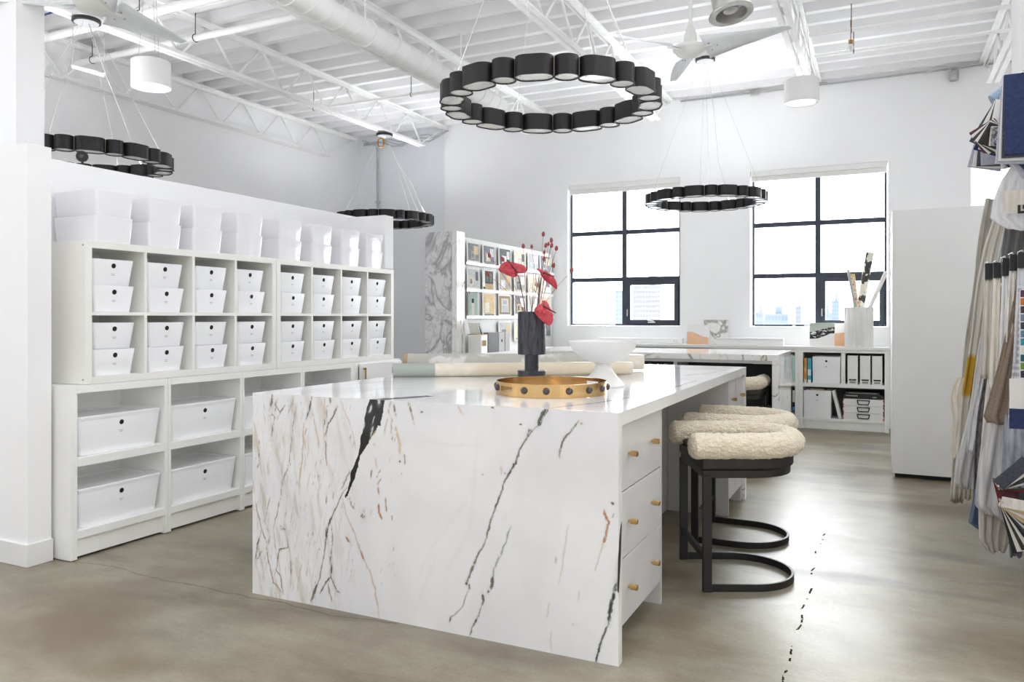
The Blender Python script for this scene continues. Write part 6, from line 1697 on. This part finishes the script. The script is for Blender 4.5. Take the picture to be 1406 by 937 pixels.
    cloth('hanging_plastic_sheet', 'translucent white plastic sleeve hung above the dark grey drape', 'plastic sheet', 4.86, [(222, 1392, 1432), (250, 1374, 1432), (278, 1364, 1432), (300, 1361, 1430), (316, 1388, 1430)], 'f_white', 2, 0.008)
    # black header cards with samples below
    for k, (ua, ub, v0, v1, vb, key) in enumerate(((1352, 1363, 362, 384, 520, 'f_linen'), (1364, 1374, 361, 382, 535, 'f_ivory'), (1376, 1385, 355, 379, 545, 'f_white'), (1386, 1396, 350, 372, 470, 'f_cream'), (1397, 1412, 347, 368, 500, 'f_sheer'))):
        Y = 4.72 - 0.05 * k
        a, b_ = onY(ua, v0, Y), onY(ub, v1, Y); lo = onY(ua - 10, vb, Y)
        t = thing('sample_hanger', 'black header card with cloth sample, %s from the left in the row of black cards' % ORD[k], 'fabric sample', ((a[0] + b_[0]) / 2, Y, b_[2]), group='black header cards')
        t.location.z = 0
        build(MB().box(a[0], b_[0], Y - 0.012, Y + 0.012, b_[2], a[2]), 'header_card', 'rubber', t, bevel=0.002)
        P = []
        for i in range(20):
            f = i / 19; z = b_[2] + (lo[2] - b_[2]) * f; xl = a[0] + (lo[0] - a[0]) * f * 0.6; xr = b_[0] + (lo[0] - a[0]) * f * 0.5
            P.append([(xl + (xr - xl) * j / 12, Y + 0.010 * math.sin(j * 0.9 + k) * (0.3 + f), z) for j in range(13)])
        mb = MB(); mb.grid(P); build(mb, 'cloth', key, t, smooth=True, solid=0.003)
        mb = MB(); mb.tube([((a[0] + b_[0]) / 2, Y, a[2]), ((a[0] + b_[0]) / 2, Y + 0.02, a[2] + 0.012), ((a[0] + b_[0]) / 2, Y + 0.16, a[2] + 0.012)], 0.003, 6); build(mb, 'hook', 'chrome', t)
    # colour chart strip
    Y = 4.40; a, b_ = onY(1400, 398, Y), onY(1416, 520, Y)
    t = thing('hanging_colour_chart', 'multicoloured thread chart at the right picture edge', 'colour chart', ((a[0] + b_[0]) / 2, Y, 0), group=None)
    build(MB().box(a[0], b_[0], Y - 0.004, Y + 0.004, b_[2], a[2]), 'backing', 'paper', t)
    cols = [(86, 44, 62), (190, 110, 50), (70, 60, 70), (120, 130, 160), (50, 60, 80), (96, 140, 160), (40, 150, 170), (230, 226, 216), (30, 90, 110), (110, 150, 60), (50, 54, 74)]
    mats = []
    for i, c in enumerate(cols): M['cc%d' % i] = mat('thread_colour_%d' % i, c, 0.7, var=0.03); mats.append('cc%d' % i)
    mb = MB(); hh = (a[2] - b_[2]) / len(cols)
    for i in range(len(cols)): mb.box(a[0] + 0.003, b_[0] - 0.003, Y - 0.006, Y - 0.0042, a[2] - hh * (i + 0.92), a[2] - hh * (i + 0.06), i)
    build(mb, 'thread_bands', mats, t)
    # navy bordered sample card
    Y = 4.34; a, b_ = onY(1386, 520, Y), onY(1416, 590, Y)
    M['navy'] = mat('navy_cloth', (36, 50, 92), 0.75, var=0.03, scale=60); M['slate'] = mat('slate_cloth', (70, 74, 84), 0.8, var=0.05, scale=90)
    M['sky'] = mat('pale_blue_cloth', (140, 160, 180), 0.8, var=0.04, scale=80); M['maroon'] = mat('maroon_cloth', (96, 52, 56), 0.8, var=0.04, scale=60)
    M['lav'] = mat('lavender_grey_cloth', (178, 180, 192), 0.8, var=0.04, scale=60); M['patt'] = blotch('grey_woven_pattern', (84, 84, 88), (170, 168, 166), 60, 0.8, 0.05)
    M['crim'] = mat('crimson_cloth', (130, 40, 40), 0.8, var=0.04); M['sand'] = mat('sand_cloth', (206, 178, 140), 0.8, var=0.04); M['offw'] = mat('off_white_card', (232, 230, 226), 0.7, var=0.02)
    M['olive'] = mat('dark_olive_cloth', (66, 62, 56), 0.85, var=0.05, scale=60)
    t = thing('hanging_sample_card', 'white sample card with a dark navy lower band, right of the brown linen', 'sample card', ((a[0] + b_[0]) / 2, Y, 0))
    build(MB().box(a[0], b_[0], Y - 0.006, Y + 0.006, b_[2], a[2]), 'card', 'offw', t)
    build(MB().box(a[0] - 0.002, a[0] + 0.09, Y - 0.009, Y - 0.0062, b_[2], b_[2] + 0.095), 'navy_band', 'navy', t)
    # lace edged folder in the sleeve
    Y = 4.80; a, b_ = onY(1378, 262, Y), onY(1420, 292, Y)
    t = thing('hanging_trim_folder', 'ivory lace folder with a black corner outline inside the plastic sleeve', 'folder', ((a[0] + b_[0]) / 2, Y, a[2] - 0.1))
    t.location.z = 0
    mb = MB(); mb.box(a[0], b_[0], Y - 0.006, Y, b_[2], a[2]); build(mb, 'folder_sheet', 'f_ivory', t)
    mb = MB(); c0 = onY(1397, 282, Y); mb.box(c0[0], c0[0] + 0.012, Y - 0.012, Y - 0.0065, b_[2] + 0.01, c0[2]); mb.box(c0[0], b_[0], Y - 0.012, Y - 0.0065, b_[2] - 0.002, b_[2] + 0.010)
    mb.box(c0[0] + 0.022, c0[0] + 0.028, Y - 0.012, Y - 0.0065, b_[2] + 0.02, c0[2]); build(mb, 'black_corner', 'rubber', t)
    # sample books: stacks of leaves
    def sbook(name, lab, u, v, Y, w, h, tilt, cols, fan=6, dy=0.02):
        """a bunch of swatch leaves hanging from one point: u,v = top centre, w/h metres, tilt in degrees"""
        c = onY(u, v, Y)
        t = thing(name, lab, 'sample book', (c[0], Y, 0), group='fabric sample books on the right wall')
        n = len(cols)
        for i, key in enumerate(cols):
            a = math.radians(tilt + (i - (n - 1) / 2) * fan); s_, k_ = math.sin(a), math.cos(a)
            yy = Y - i * dy
            hh = h * (1 - 0.03 * i)
            P = lambda x, z: (c[0] + x * k_ + z * s_, c[2] + x * s_ - z * k_)
            q = [P(-w / 2, 0), P(w / 2, 0), P(w / 2, hh), P(-w / 2, hh)]
            mb = MB(); mb.loft([[(x, yy, z) for x, z in q], [(x, yy + dy * 0.8, z) for x, z in q]])
            build(mb, 'swatch_leaf', key, t, bevel=0.003)
        mb = MB(); mb.tube([(c[0], Y - n * dy, c[2]), (c[0], Y + 0.03, c[2])], 0.006, 8); mb.tube([(c[0], Y + 0.03, c[2]), (XW, Y + 0.03, c[2])], 0.005, 8)
        build(mb, 'binding_post', 'chrome', t)
    sbook('hanging_sample_book', 'large navy sample book at the top of the right wall', 1402, 104, 4.40, 0.15, 0.42, -2, ['lav', 'offw', 'slate', 'navy'], 1.5, 0.018)
    sbook('hanging_sample_book', 'dark paged sample book left of the large navy one', 1389, 134, 4.74, 0.11, 0.30, -14, ['navy', 'offw', 'rubber', 'offw', 'lav', 'offw'], 4, 0.012)
    sbook('hanging_sample_book', 'white paged sample book, upper left of the bundle', 1380, 140, 4.665, 0.09, 0.24, -20, ['slate', 'offw', 'offw', 'olive', 'offw'], 5, 0.010)
    sbook('hanging_sample_book', 'grey woven pattern sample book under the large navy one', 1396, 174, 4.535, 0.22, 0.10, -4, ['maroon', 'offw', 'patt', 'patt'], 3, 0.012)
    sbook('hanging_sample_book', 'lavender grey sample book, lowest at left of the upper bundle', 1368, 172, 4.93, 0.16, 0.24, -4, ['lav', 'offw', 'slate', 'lav', 'lav'], 5, 0.014)
    sbook('hanging_sample_book', 'dark olive and maroon sample book in the upper bundle', 1376, 176, 4.605, 0.13, 0.13, -40, ['maroon', 'offw', 'olive', 'offw', 'olive', 'rubber'], 8, 0.010)
    sbook('hanging_sample_book', 'navy and white striped sample book at the bottom of the upper bundle', 1372, 186, 4.48, 0.06, 0.24, 52, ['lav', 'navy', 'offw', 'navy', 'maroon', 'offw', 'navy'], 7, 0.010)
    sbook('hanging_sample_book', 'pale grey sample book hanging lowest under the striped one', 1390, 196, 4.845, 0.16, 0.12, 24, ['offw', 'lav', 'slate', 'lav'], 6, 0.010)
    c = onY(1366, 142, 4.78)
    t = thing('hanging_rolled_cloth', 'pale blue rolled cloth sticking out at the left of the upper bundle', 'fabric roll', (c[0], 4.78, c[2]), group=None)
    e = onY(1392, 128, 4.78)
    mb = MB(); mb.tube([(c[0], 4.78, c[2]), ((c[0] + e[0]) / 2, 4.78, (c[2] + e[2]) / 2 + 0.01), (e[0] + 0.2, 4.80, e[2] + 0.05), (0.80, 4.82, e[2] + 0.06)], [0.052, 0.055, 0.05, 0.045], 20); build(mb, 'cloth_roll', 'sky', t, smooth='auto')
    mb = MB(); mb.tube([(c[0] - 0.001, 4.78, c[2]), (c[0] - 0.004, 4.78, c[2] - 0.001)], 0.03, 16); build(mb, 'roll_core', 'lav', t)
    # lower swatch bunches
    sbook('hanging_swatch_bunch', 'black white and sand swatch bunch low at the right picture edge', 1378, 690, 4.30, 0.035, 0.24, 30, ['rubber', 'offw', 'olive', 'offw', 'rubber', 'slate', 'offw', 'rubber'], 5, 0.007)
    sbook('hanging_swatch_bunch', 'sand and cream folded swatches above the black and white ones', 1374, 688, 4.235, 0.05, 0.13, 68, ['sand', 'offw', 'sand', 'f_cream'], 10, 0.008)
    sbook('hanging_swatch_bunch', 'grey and crimson folded swatch bunch, uppermost at the lower right edge', 1368, 664, 4.38, 0.06, 0.22, 112, ['crim', 'slate', 'patt', 'offw', 'slate', 'olive', 'offw', 'slate'], 7, 0.008)
    sbook('hanging_swatch_bunch', 'crimson swatch pair pointing down left of the grey bunch', 1374, 656, 4.42, 0.07, 0.14, 16, ['crim', 'maroon'], 8, 0.008)

# ================================================================== LIGHT AND CAMERA
def build_light_camera():
    w = bpy.data.worlds.new('daylight'); scene.world = w; w.use_nodes = True
    nt = w.node_tree; bg = nt.nodes['Background']
    tc = N(nt, 'ShaderNodeTexCoord'); sp = N(nt, 'ShaderNodeSeparateXYZ'); nt.links.new(tc.outputs['Generated'], sp.inputs[0])
    # bright overcast sky: strongest on the window side (+y) and overhead, weaker behind the camera
    r = ramp(nt, [(0.0, (WBACK, WBACK * 1.015, WBACK * 1.05, 1)), (0.5, (WSIDE, WSIDE * 1.015, WSIDE * 1.05, 1)), (1.0, (WFRONT, WFRONT * 1.01, WFRONT * 1.03, 1))])
    mp = N(nt, 'ShaderNodeMapRange'); mp.inputs['From Min'].default_value = -1; nt.links.new(sp.outputs[1], mp.inputs['Value']); nt.links.new(mp.outputs[0], r.inputs['Fac'])
    nt.links.new(r.outputs['Color'], bg.inputs['Color']); bg.inputs['Strength'].default_value = WORLD
    def area(name, loc, rot, sx, sy, power, col=(1, 1, 1)):
        l = bpy.data.lights.new(name, 'AREA'); l.shape = 'RECTANGLE'; l.size = sx; l.size_y = sy; l.energy = power; l.color = col
        o = bpy.data.objects.new(name, l); COL.objects.link(o); o.location = loc; o.rotation_euler = rot; return o
    cam = bpy.data.cameras.new('camera'); co = bpy.data.objects.new('camera', cam); COL.objects.link(co)
    co.location = (0, 0, CAM_H); co.rotation_euler = (math.radians(90), 0, TH)
    cam.sensor_width = 36; cam.lens = 36 * FPX / 1406.0
    cam.shift_x = 0.0; cam.shift_y = -(468.5 - VH) / 1406.0
    cam.clip_end = 2000
    scene.camera = co
    vs = scene.view_settings
    scene.display_settings.display_device = 'sRGB'
    vs.view_transform = 'Standard'; vs.look = 'None'; vs.gamma = 1.0; vs.use_curve_mapping = False; vs.exposure = EXPOSURE
    c = scene.cycles
    c.max_bounces = 14; c.diffuse_bounces = 10; c.glossy_bounces = 4; c.transmission_bounces = 4; c.transparent_max_bounces = 12
    c.caustics_reflective = False; c.caustics_refractive = False; c.sample_clamp_indirect = 8.0

WORLD, EXPOSURE = 1.0, 1.30
WBACK, WSIDE, WFRONT = 0.44, 0.50, 7.2
setup_materials()
build_room()
build_storage()
build_island()
build_stools()
build_tabletop()
build_ceiling_things()
build_far()
build_fabrics()
build_light_camera()
